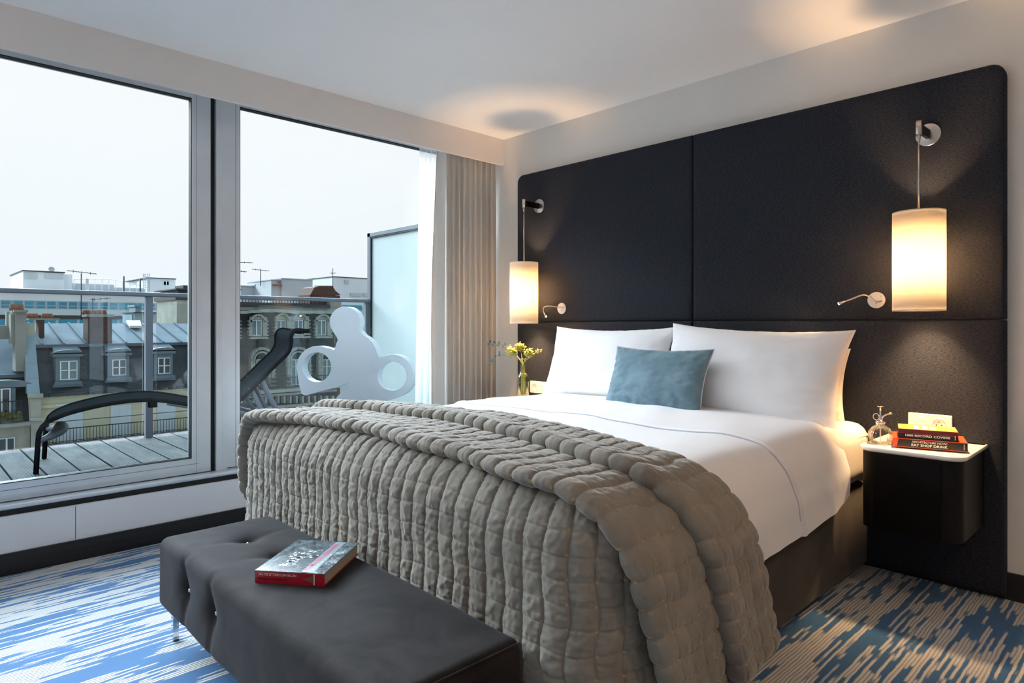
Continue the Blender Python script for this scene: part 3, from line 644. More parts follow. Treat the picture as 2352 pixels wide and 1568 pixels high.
# --- long white office block far behind
XO = -90.0
bO = thing('office_block', 'long white office building with band of blue windows behind the roofs', 'building', (XO,-10,-20))
zof = on(200, 671, X=XO)[2]
g = G(); ya = on(-160, 745, X=XO)[1]; yb = on(560, 745, X=XO)[1]
g.box((XO-10, ya, -20), (XO, yb, zof)); bx(g, -160, 560, 670, 674, XO, .3)
for a_, b_ in ((711,724),): bx(g, -160, 560, a_, b_, XO, .25)
g.build('wall', M['office'], bO)
g = G(); bx(g, -160, 560, 725, 733, XO, .1); g.build('dark_band', M['darkroof'], bO)  # darker strip under the spandrel
yA = on(84, 745, X=XO)[1]; pitch = on(134.5, 745, X=XO)[1] - yA; zt_ = on(250, 695.5, X=XO)[2]; zb_ = on(250, 710, X=XO)[2]
for k in range(-4, 10):
    y0 = yA + k*pitch
    if y0 + pitch > yb: break
    g = G(); g.box((XO+.02,y0-.08,zb_-.1),(XO+.12,y0+pitch*.86+.08,zt_+.1)); g.box((XO+.1,y0+pitch*.42-.1,zb_),(XO+.17,y0+pitch*.42+.1,zt_)); g.box((XO+.1,y0,zb_+.28),(XO+.16,y0+pitch*.86,zb_+.36))
    o = g.build('window', M['office2'], bO)
    g = G(); g.box((XO+.1,y0,zb_),(XO+.13,y0+pitch*.42-.1,zt_)); g.box((XO+.1,y0+pitch*.42+.1,zb_),(XO+.13,y0+pitch*.86,zt_)); g.build('pane', M['bluegl'], o)
    zt2 = on(250, 734, X=XO)[2]; zb2 = on(250, 746, X=XO)[2]
    g = G(); g.box((XO+.02,y0,zb2),(XO+.12,y0+pitch*.86,zt2)); g.build('lower_window', M['bluegl'], bO)
bP = thing('rooftop_penthouse', 'white rooftop penthouse with two long windows, above the left end of the rail', 'building', (-50,-30,5))
g = G(); zb0 = zof
for (a,b,yt,ybm,X,d,mi) in ((53,148,624,672,-94,-11,0),(148,166,630,672,-94.5,-6,0),(51,150,622,624.5,-93.8,-11.2,1)): bx(g,a,b,yt,ybm,X,d,mi)
g.build('wall', [M['office'], M['darkroof']], bP)
for a,b in ((56,84),(103,144)):
    g = G(); bx(g,a,b,627,640,-94,.12); g.build('window', M['office2'], bP)
g = G(); g.lathe([(0.001,0),(0.2,0.04),(0.33,0.13)], (-94.5, on(118,745,X=-94.5)[1], on(118,619,X=-94.5)[2]), 16, T=Matrix.Rotation(1.2,4,'Y')); g.build('satellite_dish', M['office2'], bP)
bQ = thing('rooftop_cabin', 'small white rooftop cabin with one window, above the rail near the mullion', 'building', (-50,-10,5))
g = G(); bx(g, 345, 403, 640, 675, -94, -11, 0); bx(g, 338, 347, 641, 675, -94.5, -5, 0); bx(g, 337, 405, 638, 640, -93.8, -11.4, 1); g.build('wall', [M['office'], M['darkroof']], bQ)
g = G(); bx(g, 375, 388, 645, 655, -94, .15); o = g.build('window', M['wfr'], bQ); g = G(); bx(g, 376, 381, 646, 654.5, -93.9, .05); bx(g, 383, 387.5, 646, 654.5, -93.9, .05); g.build('pane', M['dpane'], o)
g = G()
for i, px in enumerate((329, 333, 339, 344)):
    p0 = on(px, 672, X=-93.5); p1 = on(px, 628, X=-93.5); g.tube([p0, p1], 0.04, 5)
for yy_ in range(630, 672, 5): g.tube([on(329,yy_,X=-93.5), on(344,yy_,X=-93.5)], 0.035, 5)
g.build('caged_ladder', M['office2'], bQ)
bW = thing('roof_plant_walls', 'low pale rooftop plant walls with railing on office roof', 'roof plant', (-50,-20,5))
g = G(); bx(g, 166, 262, 652, 672, -96, -6); bx(g, 262, 330, 661, 672, -96, -6); g.build('wall', M['office2'], bW)
g = G()
for k in range(10): g.tube([on(170+k*16, 672, X=-95), on(170+k*16, 641+max(0,k-5)*3, X=-95)], 0.05, 5)
g.tube([on(170,641,X=-95), on(256,641,X=-95), on(320,655,X=-95)], 0.05, 5); g.build('railing', M['wfr'], bW)
for px, y0_, y1_ in ((284.5,634,668),(322,640,668),(200,640,668)):
    g = G(); pt_ = on(px,y0_,X=-92.5); g.tube([(pt_[0],pt_[1],zof-.1), pt_], 0.09 if px>250 else .2, 6)
    tag(g.build('flue_pipe', M['office2'] if px<250 else M['iron']), {284.5:'thin dark flue pipe in the middle of the white office roof',322:'dark flue pipe beside the caged ladder of rooftop cabin',200:'short grey flue pipe just right of the penthouse'}[px], 'pipe', 'flue pipes on the office roof')

# --- ornate stone and brick building in the right pane
XB = -42.0
bB = thing('ornate_building', 'dark ornate apartment building with carved stone windows seen in right pane', 'building', (XB,4,-20))
yb0 = on(500, 745, X=XB)[1]; yb1 = on(768, 745, X=XB)[1]
g = G(); g.box((XB-10, yb0, -20), (XB, yb1, on(650,706,X=XB)[2])); g.build('facade', M['slate'] if False else M['oldwall'], bB)
m = M['oldwall2'] = mat('slate_and_brick', (0.05,0.06,0.06), 0.8); v = coords(m); s_ = nd(m, 'ShaderNodeSeparateXYZ'); lk(m, v, s_.inputs[0]); c_ = nd(m, 'ShaderNodeCombineXYZ')
lk(m, s_.outputs[1], c_.inputs[0]); lk(m, s_.outputs[2], c_.inputs[1]); b_ = nd(m, 'ShaderNodeTexBrick'); lk(m, c_.outputs[0], b_.inputs['Vector']); b_.inputs['Scale'].default_value = 1.9; b_.inputs['Mortar Size'].default_value = .03
b_.inputs['Color1'].default_value = (0.010,0.014,0.016,1); b_.inputs['Color2'].default_value = (0.040,0.048,0.048,1); b_.inputs['Mortar'].default_value = (0.015,0.018,0.02,1); lk(m, b_.outputs[0], P(m).inputs['Base Color'])
bB.children[0].data.materials[0] = m
g = G(); bx(g, 500, 752, 697, 706, XB, .45); g.build('gutter', M['darkroof'], bB)
g = G(); bx(g, 500, 768, 706, 713, XB, .25)
top = []; n = 44
for i in range(n+1):
    px = 500 + 268*i/n; wv = 2.0*max(0, math.sin((px-560)/110*PI))**1 if 560 < px < 760 else 0
    top.append((px, 713.5 - wv*1.6))
prismYZ(g, top + [(px, y+6+abs(math.sin(px*.11))*1.2) for px, y in reversed(top)], XB, .55)
g.build('cornice', M['stone_b'], bB)
def arch(g, x0, x1, yt, yb, X, wpx, d, mi=0, n=18):
    """stone arch surround: two jambs and a round head"""
    xc = (x0+x1)/2; r = (x1-x0)/2; ys = yt + r
    o_ = [(x0,yb)] + [(xc - r*math.cos(PI*i/n), ys - r*math.sin(PI*i/n)) for i in range(n+1)] + [(x1,yb)]
    ri = r - wpx; i_ = [(x1-wpx,yb)] + [(xc + ri*math.cos(PI*i/n), ys - ri*math.sin(PI*i/n)) for i in range(n+1)] + [(x0+wpx,yb)]
    for k in range(len(o_)-1):
        a, b = o_[k], o_[k+1]; c = i_[len(i_)-1-k-1]; d_ = i_[len(i_)-1-k]
        prismYZ(g, [a, b, c, d_], X, d, mi)
def stone_win(s0, s1, yt, yb, cas, cyt, cyb, name):
    g = G(); jw = 5
    edges = [s0] + [v for c in cas for v in c] + [s1]
    for a, b in zip(edges[0::2], edges[1::2]): bx(g, a, b, yt+6, yb, XB, .28)
    bx(g, s0-1, s1+1, yb-4, yb, XB, .45); bx(g, s0, s1, yt+6, cyt-1, XB, .26); bx(g, s0, s1, cyb+1, yb, XB, .28)
    for c in cas:
        arch(g, c[0]-6, c[1]+6, yt-1, cyt, XB, 4, .42)
        for q in range(5): y_, z_ = yz(c[0]+(c[1]-c[0])*q/4, yt+4+3*abs(q-2)*.6, XB+.3); g.lathe([(.001,-.09),(.09,0),(.001,.09)], (XB+.3,y_,z_), 6)
    for k in range(5): bx(g, s0-2.5, s0+3, yt+14+k*8, yt+17+k*8, XB, .34); bx(g, s1-3, s1+2.5, yt+14+k*8, yt+17+k*8, XB, .34)
    o = g.build('stone_surround', M['stone_b'], bB)
    for c in cas: casement(o, c[0], c[1], cyt, cyb, XB+.12, 2, 'wpane', (), .08, 'window_frame')
stone_win(569, 610, 722, 778, [(576,600)], 735, 771, '')
stone_win(629, 706, 720, 776, [(633,655),(673,695)], 735, 768, '')
stone_win(721, 757, 722, 776, [(726,748)], 735, 770, '')
stone_win(512, 548, 722, 778, [(518,541)], 735, 771, '')
for (a, b, yt, c0, c1) in ((571,626,797,588,609),(655,709,796,667,690),(726,776,796,738,761)):
    g = G(); arch(g, a, b, yt, 868, XB, 6, .40); arch(g, a+8, b-8, yt+9, 880, XB, 4, .30)
    for q in range(9):
        t = PI*q/8; xc = (a+b)/2; r = (b-a)/2 - 3; bx(g, xc-r*math.cos(t)-1.6, xc-r*math.cos(t)+1.6, yt+27-r*math.sin(t)*1.0-1.6, yt+27-r*math.sin(t)+1.6, XB, .5)
    for k in range(6): bx(g, a-1.5, a+7, 838+k*9, 841+k*9, XB, .48); bx(g, b-7, b+1.5, 838+k*9, 841+k*9, XB, .48)
    o = g.build('arched_surround', M['stone_b'], bB)
    casement(o, c0, c1, 825, 884, XB+.12, 2, 'wpane', (0.72,), .08, 'window_frame')
g = G(); bx(g, 500, 768, 892, 899, XB, .9); bx(g, 500, 768, 903, 908, XB, .4); 
for px in range(505, 768, 14): bx(g, px, px+4, 908, 924, XB, .5)
bx(g, 500, 768, 930, 936, XB, .5); g.build('balcony_slab', M['stone_b'], bB)
g = G(); X = XB+.85; yy = yb0; za = on(650,868,X=X)[2]; zb = on(650,893,X=X)[2]
while yy < yb1: g.box((X,yy,zb),(X+.03,yy+.03,za)); yy += .17
g.box((X,yb0,za),(X+.05,yb1,za+.05)); g.build('balcony_railing', M['iron'], bB)
for c0, c1 in ((553,577),(632,658),(668,690),(735,760)):
    casement(bB, c0, c1, 940, 985, XB+.05, 2, 'wpane', ())
g = G(); X = XB-.3; yy = yb0; za = on(650,688.5,X=X)[2]; zb = on(650,697,X=X)[2]; ye = on(750,745,X=X)[1]
while yy < ye: g.box((X,yy,zb),(X+.04,yy+.04,za)); yy += .22
g.box((X,yb0,za-.05),(X+.05,ye,za)); g.box((X,yb0,zb),(X+.05,ye,zb+.05)); g.build('roof_railing', M['iron'], bB)
g = G(); bx(g, 757, 784, 690, 745, XB-.5, -1.5); bx(g, 757, 770, 700, 790, XB-.1, -1.); g.build('chimney', M['chim'], bB)
g = G(); X = XB-1; pts = [(712,678),(722,660),(731,657),(764,657),(771,668),(781,676),(781,678)]; prismYZ(g, pts, X, -2.0, 0)
for px in range(724, 768, 4): y_, z_ = yz(px, 659, X-.5); g.tube([(X-.5,y_,z_),(X-.5,y_,z_+.12)], .06, 6, 1)
g.box((X-2, on(712,745,X=X)[1], -20), (X, on(781,745,X=X)[1], on(745,678,X=X)[2]))
g.build('roof_stack', [M['brick'], M['chim']], bB)

for nm_, lab, parts in (
  ('rooftop_box', 'long low grey rooftop box, left one in the right pane', ((553,592,657,680,-62,-6),(586,620,655,680,-61.8,-6))),
  ('rooftop_box', 'taller pale grey rooftop box with red stripe, right pane centre', ((623,648,643,690,-58,-6),(647,718,641,690,-57.8,-6))),
  ('far_building', 'far white building with window band next to the frosted screen', ((765,860,638,760,-78,-10),))):
    b_ = thing(nm_, lab, 'building', (-60,6,-20)); g = G()
    for a,b,yt,ybm,X,d in parts:
        bx(g, a, b, yt, ybm, X, d); g.box((X+d, on(a,745,X=X)[1], -20), (X, on(b,745,X=X)[1], on((a+b)/2,ybm-1,X=X)[2]))
    g.build('wall', M['office2'] if nm_ == 'rooftop_box' else M['office'], b_)
    g = G()
    for a,b,yt,ybm,X,d in parts: bx(g, a-.5, b+.5, yt-1.2, yt+.6, X+.1, d)
    g.build('coping', M['darkroof'] if nm_ != 'rooftop_box' else M['office2'], b_)
    if nm_ == 'far_building':
        for a,b,c,d,mm in ((804,828,673,680,'office2'),(833,848,673,680,'office2'),(786,830,701,712,'bluegl'),(791,800,643,651,'office2')):
            g = G(); bx(g,a,b,c,d,-78,.2); g.build('window', M[mm], b_)
    elif 'red' in lab:
        g = G(); bx(g, 623.5, 647, 653, 656.5, -57.8, .15); bx(g, 639, 643, 645, 650, -57.8, .15); g.build('red_stripe', M['terra'], b_)

def antenna(label, px, yb, yt, X, bars, r=0.02):
    g = G(); g.tube([on(px,yb,X=X), on(px,yt,X=X)], r, 5)
    for (a, ya_, b, yb_) in bars:
        p, q = Vector(on(a,ya_,X=X)), Vector(on(b,yb_,X=X)); g.tube([p, q], r*.7, 4)
        n_ = 7
        for i in range(n_): c = p.lerp(q, (i+.5)/n_); g.tube([c+Vector((0,0,-.07)), c+Vector((0,0,.07))] if i%2 else [c+Vector((-.2,0,0)), c+Vector((.2,0,0))], r*.5, 4)
    tag(g.build('antenna', M['iron']), label, 'antenna', 'rooftop aerials')
antenna('tall thin aerial mast beside the penthouse, in front of white office', 186.5, 735, 628, -30.8, [(153,621,222,629)], .022)
antenna('short aerial on the brick chimney, in front of blue windows', 213, 726, 684, -31.4, [(206,688,254,684)], .02)
antenna('aerial with one crossbar above the low grey rooftop box', 598.5, 656, 617, -60, [(579,618,618,622)], .04)
antenna('aerial with stacked crossbars beside the window mullion', 549.5, 700, 595, -42.5, [(543,602,580,603),(543,622,566,624),(543,665,556,665)], .03)
antenna('small cross-shaped aerial above the dark roof stack', 764.5, 662, 616, -43.3, [(759,627,770,627)], .025)

# ------------------------------------------------------------------ the room
def vn(x, y, seed=0):
    x = np.asarray(x, float); y = np.asarray(y, float)
    xi = np.floor(x).astype(int); yi = np.floor(y).astype(int); fx = x - xi; fy = y - yi
    fx = fx*fx*(3-2*fx); fy = fy*fy*(3-2*fy)
    def h(a, b):
        q = np.sin(a*127.1 + b*311.7 + seed*74.7) * 43758.5453; return q - np.floor(q)
    return (h(xi,yi)*(1-fx)+h(xi+1,yi)*fx)*(1-fy) + (h(xi,yi+1)*(1-fx)+h(xi+1,yi+1)*fx)*fy
def hsh(a, b, seed=0):
    q = np.sin(a*127.1 + b*311.7 + seed*74.7) * 43758.5453; return q - np.floor(q)
def normals(P_, cu=False, cv=False):
    P_ = np.asarray(P_)
    du = np.gradient(P_, axis=0) if not cu else (np.roll(P_,-1,0)-np.roll(P_,1,0))
    dv = np.gradient(P_, axis=1) if not cv else (np.roll(P_,-1,1)-np.roll(P_,1,1))
    n = np.cross(du, dv); l = np.linalg.norm(n, axis=2, keepdims=True); return n / np.maximum(l, 1e-9)

# headboard
hb = thing('headboard', 'tall black-navy woven upholstered headboard of four panels on the back wall', 'headboard', (1.57,-0.03,0))
def rrect(x0, x1, z0, z1, r, n=8):
    pts = []
    for (cx_, cz, a0, rr_) in ((x1-r[1], z0+r[1], -90, r[1]), (x1-r[2], z1-r[2], 0, r[2]), (x0+r[3], z1-r[3], 90, r[3]), (x0+r[0], z0+r[0], 180, r[0])):
        for i in range(n+1):
            a = math.radians(a0 + 90*i/n); pts.append((cx_+rr_*math.cos(a), cz+rr_*math.sin(a)))
    return pts
for (x0,x1,z0,z1,r) in ((0.187,1.5645,1.1215,2.146,(.006,.006,.006,.05)),(1.5675,2.952,1.1215,2.146,(.006,.006,.05,.006)),(0.187,1.5645,0.02,1.1185,(.006,)*4),(1.5675,2.952,0.02,1.1185,(.006,)*4)):
    g = G(); o_ = rrect(x0,x1,z0,z1,r); n = len(o_)
    rings = []
    for ins, yy in ((0,-0.003),(0,-0.040),(0.004,-0.047),(0.011,-0.0515),(0.024,-0.054),(0.06,-0.055)):
        cxm, czm = (x0+x1)/2, (z0+z1)/2; sx = 1 - 2*ins/(x1-x0); sz = 1 - 2*ins/(z1-z0)
        rings.append([(cxm+(a-cxm)*sx, yy, czm+(b-czm)*sz) for a, b in o_])
    b0 = g.add([p for r_ in rings for p in r_], [(i*n+k,i*n+(k+1)%n,(i+1)*n+(k+1)%n,(i+1)*n+k) for i in range(len(rings)-1) for k in range(n)], 0, True)
    g.f.append(tuple(b0+(len(rings)-1)*n+k for k in range(n))); g.m.append(0); g.s.append(True)
    g.build('upholstered_panel', M['weave'], hb)

# bed
bed = thing('bed', 'double bed with grey-brown velvet base and cream mattress against the headboard', 'bed', (1.57,-1.06,0))
g = G(); g.box((0.68,-2.02,0.03),(2.455,-0.06,0.395)); g.build('bed_base', M['base'], bed, bevel=0.012, seg=3)
g = G(); g.box((0.72,-1.98,0.0),(2.42,-0.1,0.03)); g.build('plinth', M['gasket'], bed)
def sbox(g, c, h, r, n=(60,60,20), mi=0, disp=None):
    """soft rounded box as six dense grids"""
    c = np.array(c); h = np.array(h)
    for ax in range(3):
        a, b = [(1,2),(2,0),(0,1)][ax]
        for sgn in (-1, 1):
            def samp(H, k):
                t = np.linspace(-1, 1, k); e_ = min(1, r/H)
                inner = (1-e_)*t; s_ = np.sign(t)*(1-(1-np.abs(t))**1.0)
                return H*np.sign(t)*np.abs(t)**0.85
            U_, V_ = np.meshgrid(samp(h[a], n[a]), samp(h[b], n[b]), indexing='ij')
            P_ = np.zeros(U_.shape+(3,)); P_[...,a] = U_; P_[...,b] = V_; P_[...,ax] = sgn*h[ax]
            core = np.clip(P_, -(h-r), h-r); d = P_-core; l = np.linalg.norm(d, axis=2, keepdims=True); nn = d/np.maximum(l,1e-9)
            Q = core + nn*r
            if disp is not None: Q = Q + nn*disp(Q, nn)[...,None]
            g.grid(Q + c, mi, flip=(sgn < 0))
def weld(o, d=1e-5):
    bm = bmesh.new(); bm.from_mesh(o.data); bmesh.ops.remove_doubles(bm, verts=bm.verts, dist=d); bmesh.ops.recalc_face_normals(bm, faces=bm.faces); bm.to_mesh(o.data); bm.free(); return o
g = G(); sbox(g, (1.572,-1.05,0.535), (0.905,0.985,0.135), 0.075, (40,40,14)); weld(g.build('mattress', M['sheet'], bed))
g = G(); g.tube([(2.470,-0.45,0.615),(2.472,-0.12,0.612),(2.455,-0.075,0.612)], 0.004, 6); g.build('piping', M['hem'], bed)

def section(n, xl, xr, ztop, zl, zr, R, crown=0.012, bul=0.012):
    """cross profile over the bed: up the left side, over, down the right; evenly spaced; returns x, z, nx, nz, s"""
    pts = [(xl, zl), (xl-bul, (zl+ztop)/2 - .03), (xl, ztop-R)]
    a = [(xl+R-R*math.cos(t), ztop-R+R*math.sin(t)) for t in np.linspace(0.08, PI/2, 14)]
    xm = (xl+xr)/2; hw = (xr-xl)/2-R
    topp = [(x, ztop + crown*(1-((x-xm)/hw)**2)) for x in np.linspace(xl+R+.03, xr-R-.03, 24)]
    b = [(xr-R+R*math.cos(t), ztop-R+R*math.sin(t)) for t in np.linspace(PI/2, 0.08, 14)]
    pts = np.array(pts + a + topp + b + [(xr, ztop-R), (xr+bul, (zr+ztop)/2 - .03), (xr, zr)])
    d = np.r_[0, np.cumsum(np.hypot(*np.diff(pts, axis=0).T))]
    s = np.linspace(0, d[-1], n); x = np.interp(s, d, pts[:,0]); z = np.interp(s, d, pts[:,1])
    for _ in range(3): x[1:-1] = (x[:-2]+2*x[1:-1]+x[2:])/4; z[1:-1] = (z[:-2]+2*z[1:-1]+z[2:])/4
    tx, tz = np.gradient(x), np.gradient(z); l = np.hypot(tx, tz); return x, z, -tz/l, tx/l, s

# duvet
Ny, Nx = 150, 170
ys = np.linspace(-1.93, -0.42, Ny); rows = []
for y in ys:
    f = np.clip((y+2.11)/0.10, 0, 1); drop = 0.10*(1-math.sqrt(1-(1-f)**2))
    k = np.clip((y+1.5)/1.2, 0, 1)
    zr = 0.335 + 0.075*k
    band = 0.0075 if y > -1.04 else 0.0
    hd = np.clip((y+0.75)/0.35, 0, 1)
    x, z, nx_, nz_, s = section(Nx, 0.635+.02*hd, 2.515-0.030*hd**1.5, 0.688-drop, zr, zr, 0.155, 0.016)
    w1 = (vn(s*3.1, y*2.3*np.ones(Nx), 3)-.5)*0.022 + (vn(s*8+y*4, y*3*np.ones(Nx), 5)-.5)*0.009
    side = np.clip(np.abs(nx_)*1.4-.25, 0, 1)
    w1 += side*((vn(y*5*np.ones(Nx)+z*2.2, z*1.2, 9)-.5)*0.016 + (vn(y*14*np.ones(Nx)+z*6, z*1.5, 19)-.5)*0.005)
    edge = band*(1+ .3*np.sin(s*40))
    off = w1 + band + 0.004*math.exp(-((y+1.03)/0.012)**2) - (0.020*max(0,(hd-.2)))*side
    yy = y + side*0.10*np.clip((0.62-z)/0.25, 0, 1)*(1 if y > -1.2 else 0)*np.clip((y+1.4)/.3,0,1)*(1-hd)
    P3 = np.stack([x+nx_*off, yy, z+nz_*off], 1); rows.append(P3)
D = np.array(rows)
g = G(); g.grid(D, flip=True); Dn = D.copy(); Dn[...,2] -= .004; g.grid(np.stack([D[-1], D[-1]*[1,1,1]-[0,0.0,0.03]], 0)); 
dv = g.build('duvet', M['linen'], recalc=False); tag(dv, 'smooth white duvet spread over the bed with turned-down band', 'duvet')
jj = int(np.argmin(np.abs(ys+1.045)))
g = G(); hemp = D[jj][6:-4:1] + [0,-0.002,0.0035]; g.tube([tuple(p) for p in hemp], 0.0022, 5); g.build('piped_hem', M['hem'], dv)

# quilt (three overlapping folds of one quilted throw)
CELL = 0.068
def puff(cu, cv, amp, seed, vw=0.38, crk=1.0):
    """height of a stitched quilt: cu, cv in cells"""
    ju = cu + 0.17*(vn(cu*.9, cv*.9, seed)-.5) ; jv = cv + 0.17*(vn(cu*.9, cv*.9, seed+3)-.5)
    iu, iv = np.floor(ju), np.floor(jv); fu, fv = ju-iu, jv-iv
    au = np.abs(np.sin(PI*fu)); av = np.abs(np.sin(PI*fv))
    h1 = hsh(iu, iv, seed); h2 = hsh(iu, iv, seed+1); h3 = hsh(iu, iv, seed+2)
    p = (au**0.48) * (1-vw + vw*av**0.36)
    du_ = np.minimum(fu, 1-fu); dv_ = np.minimum(fv, 1-fv)
    p = p - 0.22*np.exp(-(du_/0.05)**2) - 0.20*np.exp(-(dv_/0.035)**2)
    env = (au*av)**0.35
    ang = h1*PI*2; k = 1.0 + 1.6*h2
    cr = np.sin((fu*np.cos(ang)+fv*np.sin(ang))*2*PI*k + h3*6.28)
    rid = 1-np.abs(np.sin((fu*np.cos(ang+1.1)+fv*np.sin(ang+1.1))*PI*(1.2+h3) + h1*6))**0.6
    edgew = np.sin((fv*1.0)*2*PI*(2+2*h2)+h1*6)*(1-au)*0.16 + np.sin(fu*2*PI*(2+2*h3)+h2*6)*(1-av)*0.12
    fine = (vn(cu*6.5+cv*2, cv*4.5, seed+7)-.5)*0.24*env + (vn(cu*2.4+cv*1.5, cv*2.6-cu*1.2, seed+9)-.5)*0.26*env
    return amp*(fine + p*(0.80+0.4*h3) + crk*(0.10*cr*env + 0.30*rid*env*(h2>.35)) + edgew*env*1.3)
CV_ = 0.055
def cells(s_, x_):
    s_ = np.asarray(s_); r_ = 1/(0.053 + 0.014*np.clip((x_-1.0)/1.3, 0, 1)); return np.r_[0, np.cumsum(np.diff(s_)*(r_[1:]+r_[:-1])/2)]
qt = thing('quilted_throw', 'taupe quilted velvet throw folded over the foot of the bed', 'throw', (1.57,-1.9,0.05))
# fold 1: hangs down over the foot end (rounded box path)
def perimeter(n):
    x0, x1, yf, R = 0.585, 2.565, -2.135, 0.15; pts = []
    for t in np.linspace(0, 0.55, 20): pts.append((x0, -1.60 - t*(2.135-1.60-R)/0.55, -1, 0))
    for a in np.linspace(0, PI/2, 24)[1:]: pts.append((x0+R-R*math.cos(a), yf+R-R*math.sin(a), -math.cos(a), -math.sin(a)))
    for t in np.linspace(x0+R, x1-R, 80)[1:]: pts.append((t, yf, 0, -1))
    for a in np.linspace(0, PI/2, 24)[1:]: pts.append((x1-R+R*math.sin(a), yf+R-R*math.cos(a), math.sin(a), -math.cos(a)))
    for t in np.linspace(yf+R, -1.70, 20)[1:]: pts.append((x1, t, 1, 0))
    pts = np.array(pts); d = np.r_[0, np.cumsum(np.hypot(*np.diff(pts[:,:2], axis=0).T))]
    s = np.linspace(0, d[-1], n); return [np.interp(s, d, pts[:,i]) for i in range(4)] + [s]
nP, nQ = 1000, 250
px_, py_, nx_, ny_, ss = perimeter(nP)
q = np.linspace(0, 1, nQ); R2 = 0.13; ztq = 0.705
prof_o, prof_z, prof_s = [], [], []
for zz in np.linspace(0, 1, 60): pass
path = [(-0.145, ztq+0.005), (-0.13, ztq+.003)] + [(-R2+R2*math.sin(t), ztq-R2+R2*math.cos(t)) for t in np.linspace(0.1, PI/2, 20)] + [(0.004*math.sin(t*4), ztq-R2-t) for t in np.linspace(0.02, 0.535, 30)]
path = np.array(path); d = np.r_[0, np.cumsum(np.hypot(*np.diff(path, axis=0).T))]; sq = np.linspace(0, d[-1], nQ)
po = np.interp(sq, d, path[:,0]); pz = np.interp(sq, d, path[:,1])
SS, QQ = np.meshgrid(ss, sq, indexing='ij')
low = np.clip((0.55 - pz)/0.5, 0, 1)[None,:]
fold = (np.sin(SS*11 + 1.5*np.sin(SS*3))*0.010 + (vn(SS*4, QQ*2, 8)-.5)*0.02)*low
crown = 0.014*(1-((px_-1.57)/1.0)**2)[:,None]
O = po[None,:] + fold
Pq = np.stack([px_[:,None]+nx_[:,None]*O, py_[:,None]+ny_[:,None]*O, np.broadcast_to(pz[None,:], O.shape)+crown*np.clip((pz-.5)/.2,0,1)[None,:]], 2)
n_ = normals(Pq); n_ *= np.sign(np.sum(n_*np.stack([nx_,ny_,0*nx_],1)[:,None,:],2).mean())
CUa = cells(ss, px_); cu = np.broadcast_to(CUa[:,None], SS.shape); cv = QQ/CV_
Pq2 = Pq + n_*puff(cu + 0.06*np.sin(cv*1.7), cv + 0.10*np.sin(cu*.6), 0.0092, 4)[...,None]
g = G(); g.grid(Pq2, uv=(CUa, sq/CV_)); g.build('front_drop', M['quilt'], qt)
